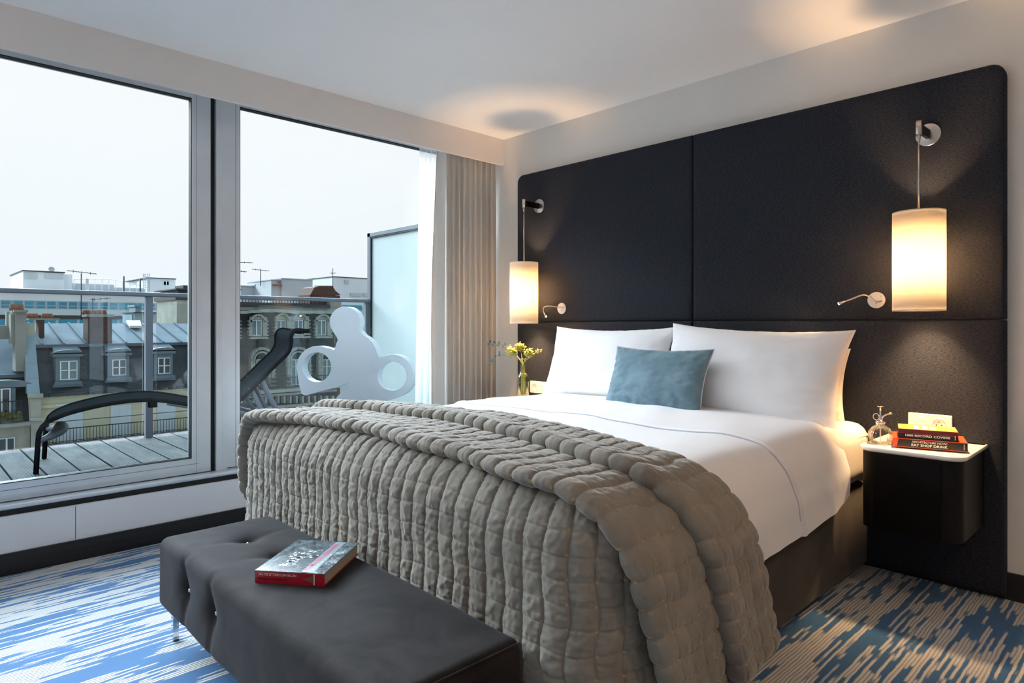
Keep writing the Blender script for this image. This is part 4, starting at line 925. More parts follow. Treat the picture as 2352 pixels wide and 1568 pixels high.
# flat part on top, between the folds
def strip(name, off0, thick, xl, xr, zl, zr, yc_top, yc_l, yc_r, w_top, w_l, w_r, seed, amp=0.0082, nS=900, nC=210, expo=2.6, lift=0, side_off=0.03):
    x, z, nx_, nz_, s = section(nS, xl, xr, 0.690, zl, zr, 0.150, 0.018, 0.010)
    Ls = s[-1]; side_r = np.clip((0.66 - z)/0.55, 0, 1.2)*(x > 1.5); side_l = np.clip((0.66 - z)/0.55, 0, 1.2)*(x < 1.5)
    tx = np.clip((x-0.75)/1.6, 0, 1)
    yc = yc_top(x) + side_r*yc_r + side_l*yc_l
    w_ = w_top + side_r*w_r + side_l*w_l
    endr = np.clip((Ls - s)/0.09, 0, 1); endl = np.clip(s/0.09, 0, 1); e_ = np.sqrt(np.clip(1-(1-endr)**2, 0, 1))*np.sqrt(np.clip(1-(1-endl)**2, 0, 1)); e_ = np.maximum(e_, 0.02)
    # cross section: superellipse from back-bottom, over the top to front-bottom and under
    th = np.linspace(0, 2*PI, nC, endpoint=False)
    cxx = np.sign(np.cos(th))*np.abs(np.cos(th))**(2/expo); cyy = np.sign(np.sin(th))*np.abs(np.sin(th))**(2/expo)
    per = np.r_[0, np.cumsum(np.hypot(np.diff(np.r_[cxx,cxx[0]])*w_top/2, np.diff(np.r_[cyy,cyy[0]])*thick/2))]
    tt = np.linspace(0, per[-1], nC, endpoint=False); cxx = np.interp(tt, per, np.r_[cxx,cxx[0]]); cyy = np.interp(tt, per, np.r_[cyy,cyy[0]])
    Yo = (w_/2)[:,None]*cxx[None,:]*(0.62+0.38*e_)[:,None]
    th_s = thick*(1+0.25*(vn(s*3, s*0, seed)-.5))
    sd = np.clip((0.69 - z)/0.16, 0, 1); th_s = th_s*(1 + 0.55*sd)
    tip = np.clip((0.5+0.5*cyy), 0, 1)
    Ho = (off0 + side_off*sd)[:,None] + (th_s*e_)[:,None]*(0.5+0.5*cyy[None,:]) + ((lift*e_)[:,None]*np.clip(-cxx+.15,0,1)[None,:]**2)*tip[None,:]**.5
    wob = 0.012*np.sin(s*5+seed) + 0.008*np.sin(s*13+seed*2)
    xo, zo = x+nx_*(off0+thick), z+nz_*(off0+thick); so_ = np.r_[0, np.cumsum(np.hypot(np.diff(xo), np.diff(zo)))]
    Pn = np.stack([x[:,None]+nx_[:,None]*Ho, (yc+wob)[:,None]+Yo, z[:,None]+nz_[:,None]*Ho], 2)
    nn = normals(Pn, cv=True); c0 = Pn.mean(axis=1, keepdims=True); nn *= np.sign(np.sum(nn*(Pn-c0),2).mean())
    CUb = cells(so_, x); CU, CV = np.meshgrid(CUb, tt/CELL, indexing='ij'); ncv = max(1, round(per[-1]/CELL)); CV = CV*ncv/(per[-1]/CELL)
    Pn = Pn + nn*puff(CU+.08*np.sin(CV*2), CV+.13*np.sin(CU*.5), amp, seed, 0.60, 0.45)[...,None]*np.clip(e_*1.5,0.25,1)[:,None,None]
    g = G(); g.grid(Pn, uv=(CUb, np.r_[np.linspace(0, ncv, nC+1)]), close_v=True)
    for r_, rev in ((0, True), (nS-1, False)):
        idx = list(range(r_*nC, (r_+1)*nC)); g.f.append(tuple(idx[::-1] if rev else idx)); g.m.append(0); g.s.append(True)
    return g.build(name, M['quilt'], qt)
strip('lower_fold', 0.002, 0.036, 0.615, 2.525, 0.30, 0.085, lambda x: -1.905 - 0.045*np.clip((x-2.0)/.4,0,1) - 0.06*np.clip((1.2-x)/.5,0,1), 0.05, 0.17, 0.34, 0.0, -0.10, 21, lift=0.016, side_off=0.040)
strip('upper_fold', 0.008, 0.040, 0.605, 2.530, 0.32, 0.125, lambda x: -1.655 - 0.075*np.clip((x-1.9)/.5,0,1) - 0.02*np.clip((1.2-x)/.5,0,1), 0.05, 0.25, 0.29, 0.0, 0.0, 33, lift=0.032, side_off=0.030)

# pillows
def pillow(name, label, cat, c, W_, H_, T_, lean, mat_, yaw=0, roll=0, seed=1, group=None, pinch=0.07, nU=90, nV=70, wr=0.006, sag=0.0, piping=None, tips=(1,1,1,1)):
    U_, V_ = np.meshgrid(np.linspace(-1,1,nU), np.linspace(-1,1,nV), indexing='ij')
    x = W_/2*U_*(1 - pinch*(1-V_**2)**1.0*np.abs(U_)**2); z = H_/2*V_*(1 - pinch*1.5*(1-U_**2)*np.abs(V_)**2)
    prof_ = (np.clip((1-U_**2)*(1-V_**2), 0, 1))**0.48
    prof_ *= (1 + 0.12*(vn(U_*2.1+seed, V_*2.1, seed)-.5)*2)
    rad = np.maximum(np.abs(U_), np.abs(V_)); ang = np.arctan2(V_*H_, U_*W_)
    cc = np.clip((np.abs(U_)-.55)/.45, 0, 1)*np.clip((np.abs(V_)-.45)/.55, 0, 1)
    wrk = wr*(vn(U_*6+V_*5, V_*7-U_*6, seed+2)-.5)*2*np.clip(1-prof_*.6, .15, 1) + wr*1.4*np.sin(ang*34+seed)*cc*prof_
    wrk += wr*.35*np.sin(U_*W_*60+vn(U_*4,V_*3,seed)*5)*np.exp(-((np.abs(V_)-0.93)/0.10)**2)
    F = T_/2*prof_ + wrk*(prof_ > 0.02)
    F *= (1 + sag*(-V_))
    z = z - sag*0.02
    Fp = np.stack([x, -F, z], 2); Bp_ = np.stack([x, F*0.85, z], 2)
    R_ = np.array((Matrix.Rotation(yaw,3,'Z') @ Matrix.Rotation(roll,3,'Y') @ Matrix.Rotation(-lean,3,'X')))
    g = G(); g.grid(Fp @ R_.T + c); g.grid(Bp_ @ R_.T + c, flip=True)
    o = weld(g.build(name, mat_, recalc=False), 1e-4); tag(o, label, cat, group)
    if piping:
        edge = [Fp[i,0] for i in range(nU)] + [Fp[-1,j] for j in range(nV)] + [Fp[i,-1] for i in range(nU-1,-1,-1)] + [Fp[0,j] for j in range(nV-1,-1,-1)]
        g = G(); g.tube([tuple(R_ @ np.array(p) + c) for p in edge[::2]], 0.0032, 6); g.build('piping', piping, o)
    return o
PG = 'white bed pillows'
pillow('pillow', 'cream pillow squashed behind the front right pillow, its edge showing beside nightstand', 'pillow', np.array((2.045,-0.150,0.815)), 0.72, 0.36, 0.17, 0.16, M['sheet'], seed=6, group=PG)  # cream cloth, same material as the mattress
pillow('pillow', 'white pillow on the window side of the bed, leaning on the headboard', 'pillow', np.array((1.150,-0.295,0.870)), 0.865, 0.465, 0.19, 0.33, M['linen'], seed=1, group=PG, pinch=0.085, wr=0.0035)
pillow('pillow', 'large white pillow nearest the white-topped nightstand with books', 'pillow', np.array((2.003,-0.315,0.857)), 0.905, 0.50, 0.21, 0.33, M['linen'], seed=2, group=PG, roll=0.035, pinch=0.08, wr=0.0035)
pillow('cushion', 'blue-grey velvet cushion with pale piping propped on the white pillows', 'cushion', np.array((1.625,-0.495,0.828)), 0.575, 0.335, 0.15, 0.36, M['cushion'], yaw=-0.03, seed=9, pinch=0.075, wr=0.0045, piping=M['hem'])

# bench
bn = thing('bench', 'charcoal velvet bench with button tufting and chrome legs at the foot of bed', 'bench', (1.65,-2.36,0))
BTN_T = [(1.18,-2.335),(1.40,-2.33)]; BTN_F = [(1.215,0.243),(1.452,0.245)]
bc = np.array((1.655,-2.355,0.2375)); bh = np.array((0.705,0.205,0.1225))
def bd(Q, nn):
    Wp = Q + bc; d = np.zeros(Q.shape[:2])
    for a, b in BTN_T:
        r = np.hypot(Wp[...,0]-a, Wp[...,1]-b); k = np.clip(nn[...,2],0,1)
        d -= k*(0.026*np.exp(-(r/0.045)**1.3) + 0.006*np.exp(-((Wp[...,1]-b)/0.10)**2-((Wp[...,0]-a-0.03*(Wp[...,1]-b))/0.022)**2))
    for a, b in BTN_F:
        r = np.hypot(Wp[...,0]-a, Wp[...,2]-b); k = np.clip(-nn[...,1],0,1)
        d -= k*(0.026*np.exp(-(r/0.040)**1.3) + 0.009*np.exp(-((Wp[...,2]-b)/0.13)**2-((Wp[...,0]-a)/0.020)**2))
    d += (vn(Q[...,0]*5, Q[...,1]*6+Q[...,2]*4, 2)-.5)*0.006
    d += 0.006*np.clip(1-(Q[...,0]/0.7)**2,0,1)*np.clip(nn[...,2],0,1)
    return d
g = G(); sbox(g, bc, bh, 0.034, (260,120,90), 0, bd); weld(g.build('cushion_seat', M['bench'], bn))
g = G()
g.tube([(2.350,-2.545,0.347),(2.354,-2.50,0.350),(2.354,-2.20,0.350),(2.350,-2.165,0.347)], 0.003, 6); g.build('piping', M['bench'], bn)
for (a, b) in BTN_T:
    g = G(); g.lathe([(0.0005,0.004),(0.0045,0.003),(0.0065,0),(0.006,-0.003)], (a,b,0.3385), 16); g.build('button', M['nickel'], bn)
for (a, b) in BTN_F:
    g = G(); g.lathe([(0.0005,0.004),(0.0045,0.003),(0.0065,0),(0.006,-0.003)], (a,-2.537,b), 16, T=Matrix.Rotation(PI/2,4,'X')); g.build('button', M['nickel'], bn)
for lx, ly in ((0.995,-2.515),(2.315,-2.515),(0.995,-2.195),(2.315,-2.195)):
    g = G(); g.box((lx-.010,ly-.010,0),(lx+.010,ly+.010,0.118)); g.build('leg', M['chrome'], bn, bevel=.001)
for lx in (0.995, 2.315):
    g = G(); g.box((lx-.012,-2.52,0.106),(lx+.012,-2.19,0.1165)); g.build('leg_frame', M['chrome'], bn)

# lettering helper
def lettering(txt, o, u, v, size_u, size_v, mat_, parent, name='lettering', bold=0.0, font=None):
    """text whose box is size_u x size_v, lower-left corner at o, reading along u, upright along v"""
    c = bpy.data.curves.new(name, 'FONT'); c.body = txt; c.size = 1; c.extrude = 0.0; c.offset = bold
    ob = bpy.data.objects.new(name, c); COL.objects.link(ob); c.materials.append(mat_)
    bpy.context.view_layer.update()
    me = bpy.data.meshes.new_from_object(ob.evaluated_get(bpy.context.evaluated_depsgraph_get()))
    bpy.data.objects.remove(ob); bpy.data.curves.remove(c)
    co = np.zeros(len(me.vertices)*3); me.vertices.foreach_get('co', co); co = co.reshape(-1,3)
    mn, mxx = co.min(0), co.max(0); sx = size_u/(mxx[0]-mn[0]); sy = size_v/(mxx[1]-mn[1])
    u = np.array(u, float); v = np.array(v, float); o = np.array(o, float)
    W3 = o + (co[:,0:1]-mn[0])*sx*u + (co[:,1:2]-mn[1])*sy*v
    me.vertices.foreach_set('co', W3.ravel()); me.update()
    if not me.materials: me.materials.append(mat_)
    r = bpy.data.objects.new(name, me); COL.objects.link(r); r.parent = parent; r.matrix_parent_inverse = Matrix.Translation(-parent_world(parent))
    return r
def book(name, label, p0, u, v, L_, W_, z0, T_, mats, group=None):
    """p0: corner, u along the spine, v across the cover away from the spine; mats: cover, spine, pages"""
    u = Vector((*u,0)).normalized(); v = Vector((*v,0)).normalized(); p0 = Vector((*p0, z0)); Z = Vector((0,0,1))
    root = thing(name, label, 'book', tuple(p0+u*L_/2+v*W_/2), group)
    def slab(g, a, b, c, d, e, f, mi=0):
        vs_ = [p0+u*x+v*y+Z*z for x,y,z in ((a,c,e),(b,c,e),(b,d,e),(a,d,e),(a,c,f),(b,c,f),(b,d,f),(a,d,f))]
        g.add(vs_, [(0,3,2,1),(4,5,6,7),(0,1,5,4),(1,2,6,5),(2,3,7,6),(3,0,4,7)], mi)
    ct = 0.0022
    g = G(); slab(g, 0, L_, 0, W_, 0, ct); g.build('back_cover', mats[3] if len(mats)>3 else mats[0], root)
    g = G(); slab(g, 0, L_, 0, W_, T_-ct, T_); fc = g.build('front_cover', mats[0], root)
    g = G(); slab(g, 0, L_, 0, 0.003, ct, T_-ct); sp2 = g.build('spine', mats[1], root)
    g = G(); slab(g, 0.004, L_-.004, 0.003, W_-.005, ct, T_-ct); g.build('pages', mats[2], root)
    return root, sp2, fc, p0, u, v, Z
M['pages'] = noisy('book_pages', (0.42,0.34,0.24), (0.55,0.46,0.34), 4, 0.9, stretch=(1,1,120))
M['red'] = mat('red_spine', (0.42,0.004,0.022), 0.35, coat=0.3); M['blackp'] = mat('black_gloss_paper', (0.012,0.010,0.010), 0.3)
M['txt_white'] = mat('white_print', (0.80,0.76,0.70), 0.5); M['txt_pink'] = mat('magenta_print', (0.60,0.03,0.14), 0.5); M['txt_dark'] = mat('dark_red_print', (0.06,0.002,0.006), 0.5)
M['orange'] = noisy('orange_cover', (0.62,0.24,0.05), (0.70,0.36,0.12), 14, 0.4, stretch=(.3,3,1)); M['orange_red'] = mat('orange_red_cover', (0.62,0.07,0.02), 0.4)
M['maroon'] = mat('maroon_print', (0.10,0.012,0.014), 0.4); M['gold'] = mat('bronze_print', (0.20,0.11,0.05), 0.5); M['strip'] = mat('grey_blue_print', (0.26,0.33,0.36), 0.25)
m = mat('photo_cover', (0.2,0.25,0.28), 0.18, coat=0.6); M['cover'] = m
n = noise(m, coords(m), 16, 8, 0.72, 1.2); lk(m, ramp(m, n, [(0.38, (0.020,0.032,0.040)), (0.55, (0.13,0.18,0.21)), (0.70, (0.52,0.58,0.60))]), P(m).inputs['Base Color'])
M['silver'] = noisy('silver_print', (0.30,0.33,0.34), (0.75,0.76,0.74), 90, 0.3)
# book on bench
p0 = (1.609,-2.487); pu = np.array((1.772,-2.359))-np.array(p0); L0 = float(np.hypot(*pu)); pu = pu/L0; pv = np.array((-pu[1],pu[0]))
root, sp2, fc, q0, u, v, Z = book('book', 'red-spined hardback with silvery photo cover lying on the charcoal bench', p0, pu, pv, L0, 0.262, 0.367, 0.036, [M['cover'], M['red'], M['pages'], M['red']])
sn = -v*0.0006
# spine reads upside down from here: text runs towards -u
lettering('NOTRE HISTOIRE LUE DU CIEL', q0+u*(L0*0.60)+Z*0.0295+sn, -u, -Z, L0*0.555, 0.0068, M['txt_white'], sp2, 'spine_title')
lettering('PROMENADES AERIENNES', q0+u*(L0*0.47)+Z*0.0165+sn, -u, -Z, L0*0.42, 0.0060, M['txt_dark'], sp2, 'spine_subtitle')
g = G(); b_ = q0+u*(L0*.845)+sn
for s0_, s1_, w0_, w1_ in ((0,.004,.0125,.011),(.004,.010,.010,.0065),(.010,.014,.007,.0055),(.014,.022,.0045,.0025),(.022,.029,.0022,.0008)):
    g.add([b_-u*s0_+Z*(.018-w0_), b_-u*s0_+Z*(.018+w0_), b_-u*s1_+Z*(.018+w1_), b_-u*s1_+Z*(.018-w1_)], [(0,1,2,3)])
g.add([b_+u*.001+Z*.003, b_+u*.001+Z*.033, b_+u*.004+Z*.033, b_+u*.004+Z*.003], [(0,1,2,3)], 1); g.build('tower_emblem', [M['gold'], M['txt_white']], sp2)
tz = Z*(0.036+.0006)
def on_cover(a, b): return q0 + u*(a*L0) + v*(b*0.262) + tz
g = G(); g.add([on_cover(.66,.02),on_cover(.84,.02),on_cover(.80,.98),on_cover(.64,.98)], [(0,1,2,3)]); g.build('cover_band', M['strip'], fc)
lettering('PROMENADES', on_cover(.735,.06)+Z*.0003, v, -u, .262*.42, .017, M['txt_pink'], fc, 'cover_title', 0.01)
lettering('AERIENNES', on_cover(.735,.50)+Z*.0003, v, -u, .262*.40, .015, M['txt_pink'], fc, 'cover_title', 0.01)
lettering('NOTRE HISTOIRE LUE DU CIEL', on_cover(.80,.08)+Z*.0003, v, -u, .262*.5, .006, M['txt_white'], fc, 'cover_subtitle')
g = G()
for k in range(46):
    a = random.uniform(.22,.62); b = .28+.35*a+random.uniform(-.22,.22); r_ = random.uniform(.004,.011); an = random.uniform(0,PI); c_ = on_cover(a,b)
    g.add([c_+(u*math.cos(t)+v*math.sin(t))*r_*(1 if i%2 else .55) for i, t in enumerate(np.linspace(an,an+2*PI,9)[:-1])], [tuple(range(8))])
g.build('cover_picture', M['silver'], fc)
g = G()
for b in (.30,.46,.62):
    c_ = on_cover(.90,b); 
    for i in range(14):
        t0, t1 = 2*PI*i/14, 2*PI*(i+1)/14; g.add([c_+(u*math.cos(t0)*.011+v*math.sin(t0)*.009), c_+(u*math.cos(t1)*.011+v*math.sin(t1)*.009), c_+(u*math.cos(t1)*.009+v*math.sin(t1)*.007), c_+(u*math.cos(t0)*.009+v*math.sin(t0)*.007)], [(0,1,2,3)])
g.build('cover_rings', M['silver'], fc)

# nightstands
def nightstand(x0, x1, label):
    cxm = (x0+x1)/2; ns = thing('nightstand', label, 'nightstand', (cxm,-0.25,0.30), 'wall-hung nightstands')
    def tray(z, ins, r):
        return [(a, b, z) for a, b in [(x0+ins,-0.056)] + [(x0+ins+r-r*math.cos(t), -0.455+ins+r-r*math.sin(t)) for t in np.linspace(0,PI/2,8)] + [(x1-ins-r+r*math.sin(t), -0.455+ins+r-r*math.cos(t)) for t in np.linspace(0,PI/2,8)] + [(x1-ins,-0.056)]]
    g = G(); rs = [tray(0.600,0.008,.05), tray(0.606,0.0,.055), tray(0.6165,0.0,.055), tray(0.6185,0.002,.053), tray(0.6185,0.006,.05), tray(0.614,0.012,.045)]
    n = len(rs[0]); b0 = g.add([p for r_ in rs for p in r_], [(i*n+k,i*n+(k+1)%n,(i+1)*n+(k+1)%n,(i+1)*n+k) for i in range(len(rs)-1) for k in range(n)], 0, True)
    g.f += [tuple(b0+k for k in range(n)), tuple(b0+(len(rs)-1)*n+k for k in range(n))]; g.m += [0,0]; g.s += [False,False]
    g.build('tray_top', M['top_white'], ns)
    body = [(a,b) for a,b in [(x0+.010,-0.0555)] + [(x0+.010+.04-.04*math.cos(t), -0.44+.04-.04*math.sin(t)) for t in np.linspace(0,PI/2,8)] + [(x1-.012-.05+.05*math.sin(t), -0.44+.05-.05*math.cos(t)) for t in np.linspace(0,PI/2,8)] + [(x1-.012,-0.0555)]]
    g = G(); g.poly_prism([(a,b,0.30) for a,b in body], (0,0,0.300)); g.build('cabinet', M['dark_wood'], ns, bevel=.002)
    g = G(); g.box((x0+.06,-0.4425,0.302),(x1-.075,-0.439,0.585)); g.build('drawer_front', M['black'], ns, bevel=.001)
    return ns
nightstand(2.535, 2.897, 'wall-hung nightstand with white tray top, right of the bed, holding books and atomizer')
nightstand(0.272, 0.632, 'wall-hung nightstand with white top by the curtain, mostly hidden by bed')

# books on the nightstand
bu = np.array((2.878,-0.309))-np.array((2.643,-0.376)); Lb = float(np.hypot(*bu)); bu /= Lb; bv = np.array((-bu[1], bu[0]))
root, sp2, fc, q0, u, v, Z = book('book', 'black-spined book EAT SHOP DRINK with red cover, lower of two on nightstand', (2.643,-0.376), bu, bv, Lb, 0.175, 0.6195, 0.034, [M['orange_red'], M['blackp'], M['orange_red'], M['orange_red']], 'books on the nightstand')
sn = -v*0.0006
lettering('ARCHITECTURE NOW!', q0+u*(Lb*.265)+Z*.0200+sn, u, Z, Lb*.47, .0080, M['txt_white'], sp2, 'spine_title')
lettering('EAT SHOP DRINK', q0+u*(Lb*.26)+Z*.0070+sn, u, Z, Lb*.485, .0095, M['txt_white'], sp2, 'spine_title', 0.02)
lettering('TASCHEN', q0+u*(Lb*.965)+Z*.006+sn, Z, -u, .022, .0042, M['txt_white'], sp2, 'spine_imprint', .01)
g = G(); b_ = q0+sn*.6
g.add([b_+Z*.0015, b_+u*Lb*.06+Z*.0015, b_+u*Lb*.085+Z*.0325, b_+Z*.0325], [(0,1,2,3)]); g.build('spine_end', M['orange_red'], sp2)
q1 = np.array((2.643,-0.376)) + bu*0.020 + bv*0.008; Lt = Lb*0.80
root, sp2, fc, q0, u, v, Z = book('book', 'maroon-spined book 1000 RECORD COVERS with orange cover, on top of stack', tuple(q1), bu, bv, Lt, 0.145, 0.6537, 0.037, [M['orange'], M['blackp'], M['pages'], M['maroon']], 'books on the nightstand')
sn = -v*0.0006
g = G(); g.add([q0+sn*.6+Z*.024, q0+u*Lt+sn*.6+Z*.024, q0+u*Lt+sn*.6+Z*.0365, q0+sn*.6+Z*.0365], [(0,1,2,3)]); g.build('spine_upper_band', M['maroon'], sp2)
g = G(); g.add([q0+sn*.8+Z*.0205, q0+u*Lt+sn*.8+Z*.0205, q0+u*Lt+sn*.8+Z*.0215, q0+sn*.8+Z*.0215], [(0,1,2,3)]); g.build('spine_line', M['txt_pink'], sp2)
lettering('1000 RECORD COVERS', q0+u*(Lt*.12)+Z*.0085+sn, u, Z, Lt*.75, .0085, M['txt_white'], sp2, 'spine_title', .02)
lettering('TASCHEN', q0+u*(Lt*.962)+Z*.004+sn, Z, -u, .018, .004, M['txt_white'], sp2, 'spine_imprint', .01)
g = G()
for a in (.27,.42,.55): g.add([q0+u*Lt*a+v*.02+Z*.0374, q0+u*Lt*(a+.10)+v*.02+Z*.0374, q0+u*Lt*(a+.10)+v*.11+Z*.0374, q0+u*Lt*a+v*.11+Z*.0374], [(0,1,2,3)])
g.build('cover_lettering_blocks', M['txt_white'], fc)

# atomizer
at = thing('perfume_atomizer', 'ribbed clear glass atomizer with silver pump on the white tray top', 'atomizer', (2.582,-0.316,0.614))
c = (2.582,-0.316,0.6145)
g = G(); pr = [(0.001,0.001),(0.030,0.0),(0.040,0.012),(0.0455,0.030),(0.043,0.048),(0.034,0.063),(0.020,0.073),(0.015,0.078),(0.015,0.084)]
pi_ = [(0.013,0.084),(0.013,0.078),(0.018,0.070),(0.031,0.060),(0.040,0.046),(0.0425,0.030),(0.037,0.014),(0.028,0.004),(0.001,0.004)]
g.lathe(pr+pi_, c, 64, flute=0.05, nf=16); g.build('glass_bottle', M['thin_glass'], at)
g = G(); g.lathe([(0.016,0.080),(0.0175,0.082),(0.0175,0.092),(0.012,0.095),(0.007,0.098),(0.0062,0.115),(0.004,0.117),(0.0026,0.118),(0.0026,0.150),(0.012,0.1505),(0.0125,0.153),(0.001,0.154)], c, 24); g.build('pump', M['chrome'], at)
g = G(); g.tube([(c[0]-.016+.011*math.cos(t), c[1], c[2]+.108+.013*math.sin(t)) for t in np.linspace(.3,2*PI-.5,16)], 0.0016, 6); g.build('finger_ring', M['chrome'], at)
g = G(); g.tube([(c[0]+.005,c[1],c[2]+.098),(c[0]+.010,c[1],c[2]+.112),(c[0]+.022,c[1]+.004,c[2]+.121),(c[0]+.040,c[1]+.008,c[2]+.128)], [.003,.003,.003,.0045], 8); g.build('spout', M['chrome'], at)
g = G(); g.tube([(c[0],c[1],c[2]+.006),(c[0],c[1],c[2]+.08)], 0.0022, 6); g.build('dip_tube', M['plastic'], at)

# socket plates
def sockets(x0, x1, z0, z1, label, kinds):
    s_ = thing('wall_socket', label, 'socket', ((x0+x1)/2,-0.056,(z0+z1)/2), 'double wall sockets on the headboard')
    g = G(); g.box((x0,-0.0665,z0),(x1,-0.0548,z1)); g.build('cover_plate', M['plastic'], s_, bevel=.004, seg=3)
    for k, kd in enumerate(kinds):
        cx_ = x0+(x1-x0)*(.28+.44*k); cz = (z0+z1)/2; T = Matrix.Rotation(PI/2,4,'X'); r = min((z1-z0)*.36, .028)
        g = G()
        if kd == 'socket':
            g.lathe([(r,-.001),(r,.003),(r*.86,.003),(r*.82,.0008),(0.0005,.0008)], (cx_,-.0672,cz), 28, T=T); o = g.build('outlet', M['plastic'], s_)
            g = G()
            for dx in (-.0095,.0095): g.lathe([(.0027,.0005),(.0005,.0006)], (cx_+dx,-.0679,cz-.002), 10, T=T)
            g.lathe([(.0022,.004),(.0005,.005)], (cx_,-.0669,cz+.011), 10, T=T); g.build('contact_holes', M['dark_hole'], o)
        else:
            g.lathe([(r,-.001),(r,.003),(r*.9,.0035),(0.0005,.0035)], (cx_,-.0672,cz), 28, T=T); g.box((cx_-r*.52,-.0735,cz-r*.8),(cx_+r*.52,-.070,cz+r*.8)); g.build('switch_rocker', M['plastic'], s_)
sockets(2.616, 2.777, 0.640, 0.722, 'white double plate with switch and socket behind the book stack', ('switch','socket'))
sockets(0.330, 0.490, 0.636, 0.716, 'white double plate beside the flower vase, left of the pillows', ('socket','switch'))

# pendant wall lamps
def pendant(x, y, zt, zb, zp, label, watts):
    t = thing('pendant_wall_lamp', label, 'lamp', (x,-0.055,zp), 'pendant lamps either side of the bed')
    T = Matrix.Rotation(PI/2,4,'X')
    g = G(); g.lathe([(.047,0),(.047,.003),(.045,.004),(0.0005,.004)], (x,-.0555,zp), 40, T=T); 
    for a in (0.9,3.6): g.lathe([(.003,.0045),(.0005,.006)], (x+.034*math.cos(a),-.0555,zp+.034*math.sin(a)), 8, T=T)
    g.build('wall_plate', M['nickel'], t)
    g = G(); g.box((x-.008,y+.004,zp-.018),(x+.008,-.059,zp+.018)); g.build('arm', M['black'], t, bevel=.002)
    g = G(); g.tube([(x,y,zp-.030),(x,y,zp+.026)], .0125, 20); g.tube([(x,y,zp-.058),(x,y,zp-.030)], [.0045,.0085], 14); g.build('arm_end', M['nickel'], t)
    g = G(); g.tube([(x,y,zp-.075),(x,y,zp-.055)], .0022, 8); g.tube([(x,y,zt-.01),(x,y,zp-.073)], .0038, 8); g.build('rod', M['nickel'], t)
    R = .0945
    g = G(); g.lathe([(R,zb),(R,zt),(R-.0018,zt),(R-.0018,zb),(R,zb)], (x,y,0), 64); o = g.build('lamp_shade', M['shade'], t)
    g = G()
    for zz in (zt-.004, zb+.004): g.tube([(x+(R-.003)*math.cos(a), y+(R-.003)*math.sin(a), zz) for a in np.linspace(0,2*PI,49)], .0022, 6)
    g.build('shade_ring', M['plastic'], o)
    g = G()
    for a in (0,2*PI/3,4*PI/3): g.tube([(x,y,zt-.012),(x+(R-.003)*math.cos(a),y+(R-.003)*math.sin(a),zt-.005)], .0014, 6)
    g.tube([(x,y,zt-.09),(x,y,zt-.008)], .015, 16); g.lathe([(.012,zt-.030),(.062,zt-.030),(.062,zt-.027),(.012,zt-.027)], (x,y,0), 32); g.build('lamp_holder_and_baffle', M['plastic'], t)  # flat disc round the holder is added to hold back upward light
    d = bpy.data.lights.new('pendant_bulb', 'POINT'); d.energy = watts; d.color = WARM; d.shadow_soft_size = .045
    b = bpy.data.objects.new('pendant_bulb', d); COL.objects.link(b); b.location = (x,y,(zt+zb)/2-.01); b.parent = t; b.matrix_parent_inverse = Matrix.Translation(-Vector(t.location))
pendant(2.690, -0.200, 1.562, 1.156, 1.907, 'lit cream cylinder pendant on chrome arm above the right nightstand', 62)
pendant(0.406, -0.200, 1.512, 1.107, 1.905, 'lit cream cylinder pendant on chrome arm by the curtain', 46)
def reading(xp, zp, path_, label):
    t = thing('reading_light', label, 'lamp', (xp,-0.055,zp), 'gooseneck reading lights on the headboard'); T = Matrix.Rotation(PI/2,4,'X')
    g = G(); g.lathe([(.036,0),(.036,.005),(.034,.006),(0.0005,.006)], (xp,-.0555,zp), 36, T=T); g.build('wall_plate', M['plate_white'], t)
    g = G()
    for a in (1.57+.9,1.57-.9,-1.57): g.lathe([(.0028,.0062),(.0005,.0075)], (xp+.026*math.cos(a),-.0555,zp+.026*math.sin(a)), 8, T=T)
    g.lathe([(.004,.006),(.0035,.010),(.0005,.010)], (xp,-.0555,zp-.014), 10, T=T); g.build('switch', M['nickel'], t)
    pc2 = [tuple(p) for p in np.array([catmull([(a,b) for a,b,_ in path_],5)[:,0], catmull([(a,b) for a,b,_ in path_],5)[:,1], catmull([(c,c) for _,_,c in path_],5)[:,0]]).T]
    g = G(); g.tube(pc2, .0034, 10); g.build('gooseneck', M['nickel'], t)
    a, b = Vector(pc2[-4]), Vector(pc2[-1]); d_ = (b-a).normalized()
    g = G(); g.tube([b-d_*.022, b+d_*.002, b+d_*.008], [.0045,.007,.0075], 14); g.build('lamp_head', M['nickel'], t)
    g = G(); g.tube([b+d_*.0081, b+d_*.0095], [.0062,.005], 14); g.build('led_lens', M['led'], t)
    l = bpy.data.lights.new('led', 'SPOT'); l.energy = 1.6; l.color = (1,.66,.36); l.spot_size = math.radians(120); l.spot_blend = .6; l.shadow_soft_size = .005
    lo = bpy.data.objects.new('led', l); COL.objects.link(lo); lo.location = b+d_*.012; lo.rotation_euler = d_.to_track_quat('-Z','Y').to_euler()
reading(2.490, 1.210, [(2.512,-.062,1.205),(2.495,-.082,1.203),(2.478,-.105,1.222),(2.455,-.125,1.232),(2.412,-.142,1.214),(2.372,-.155,1.197)], 'gooseneck reading light reaching left beside the right pendant')
reading(0.614, 1.207, [(0.632,-.062,1.212),(0.604,-.090,1.216),(0.566,-.135,1.222),(0.540,-.150,1.212),(0.545,-.157,1.185),(0.563,-.158,1.160)], 'small gooseneck reading light with bright tip beside the far pendant')

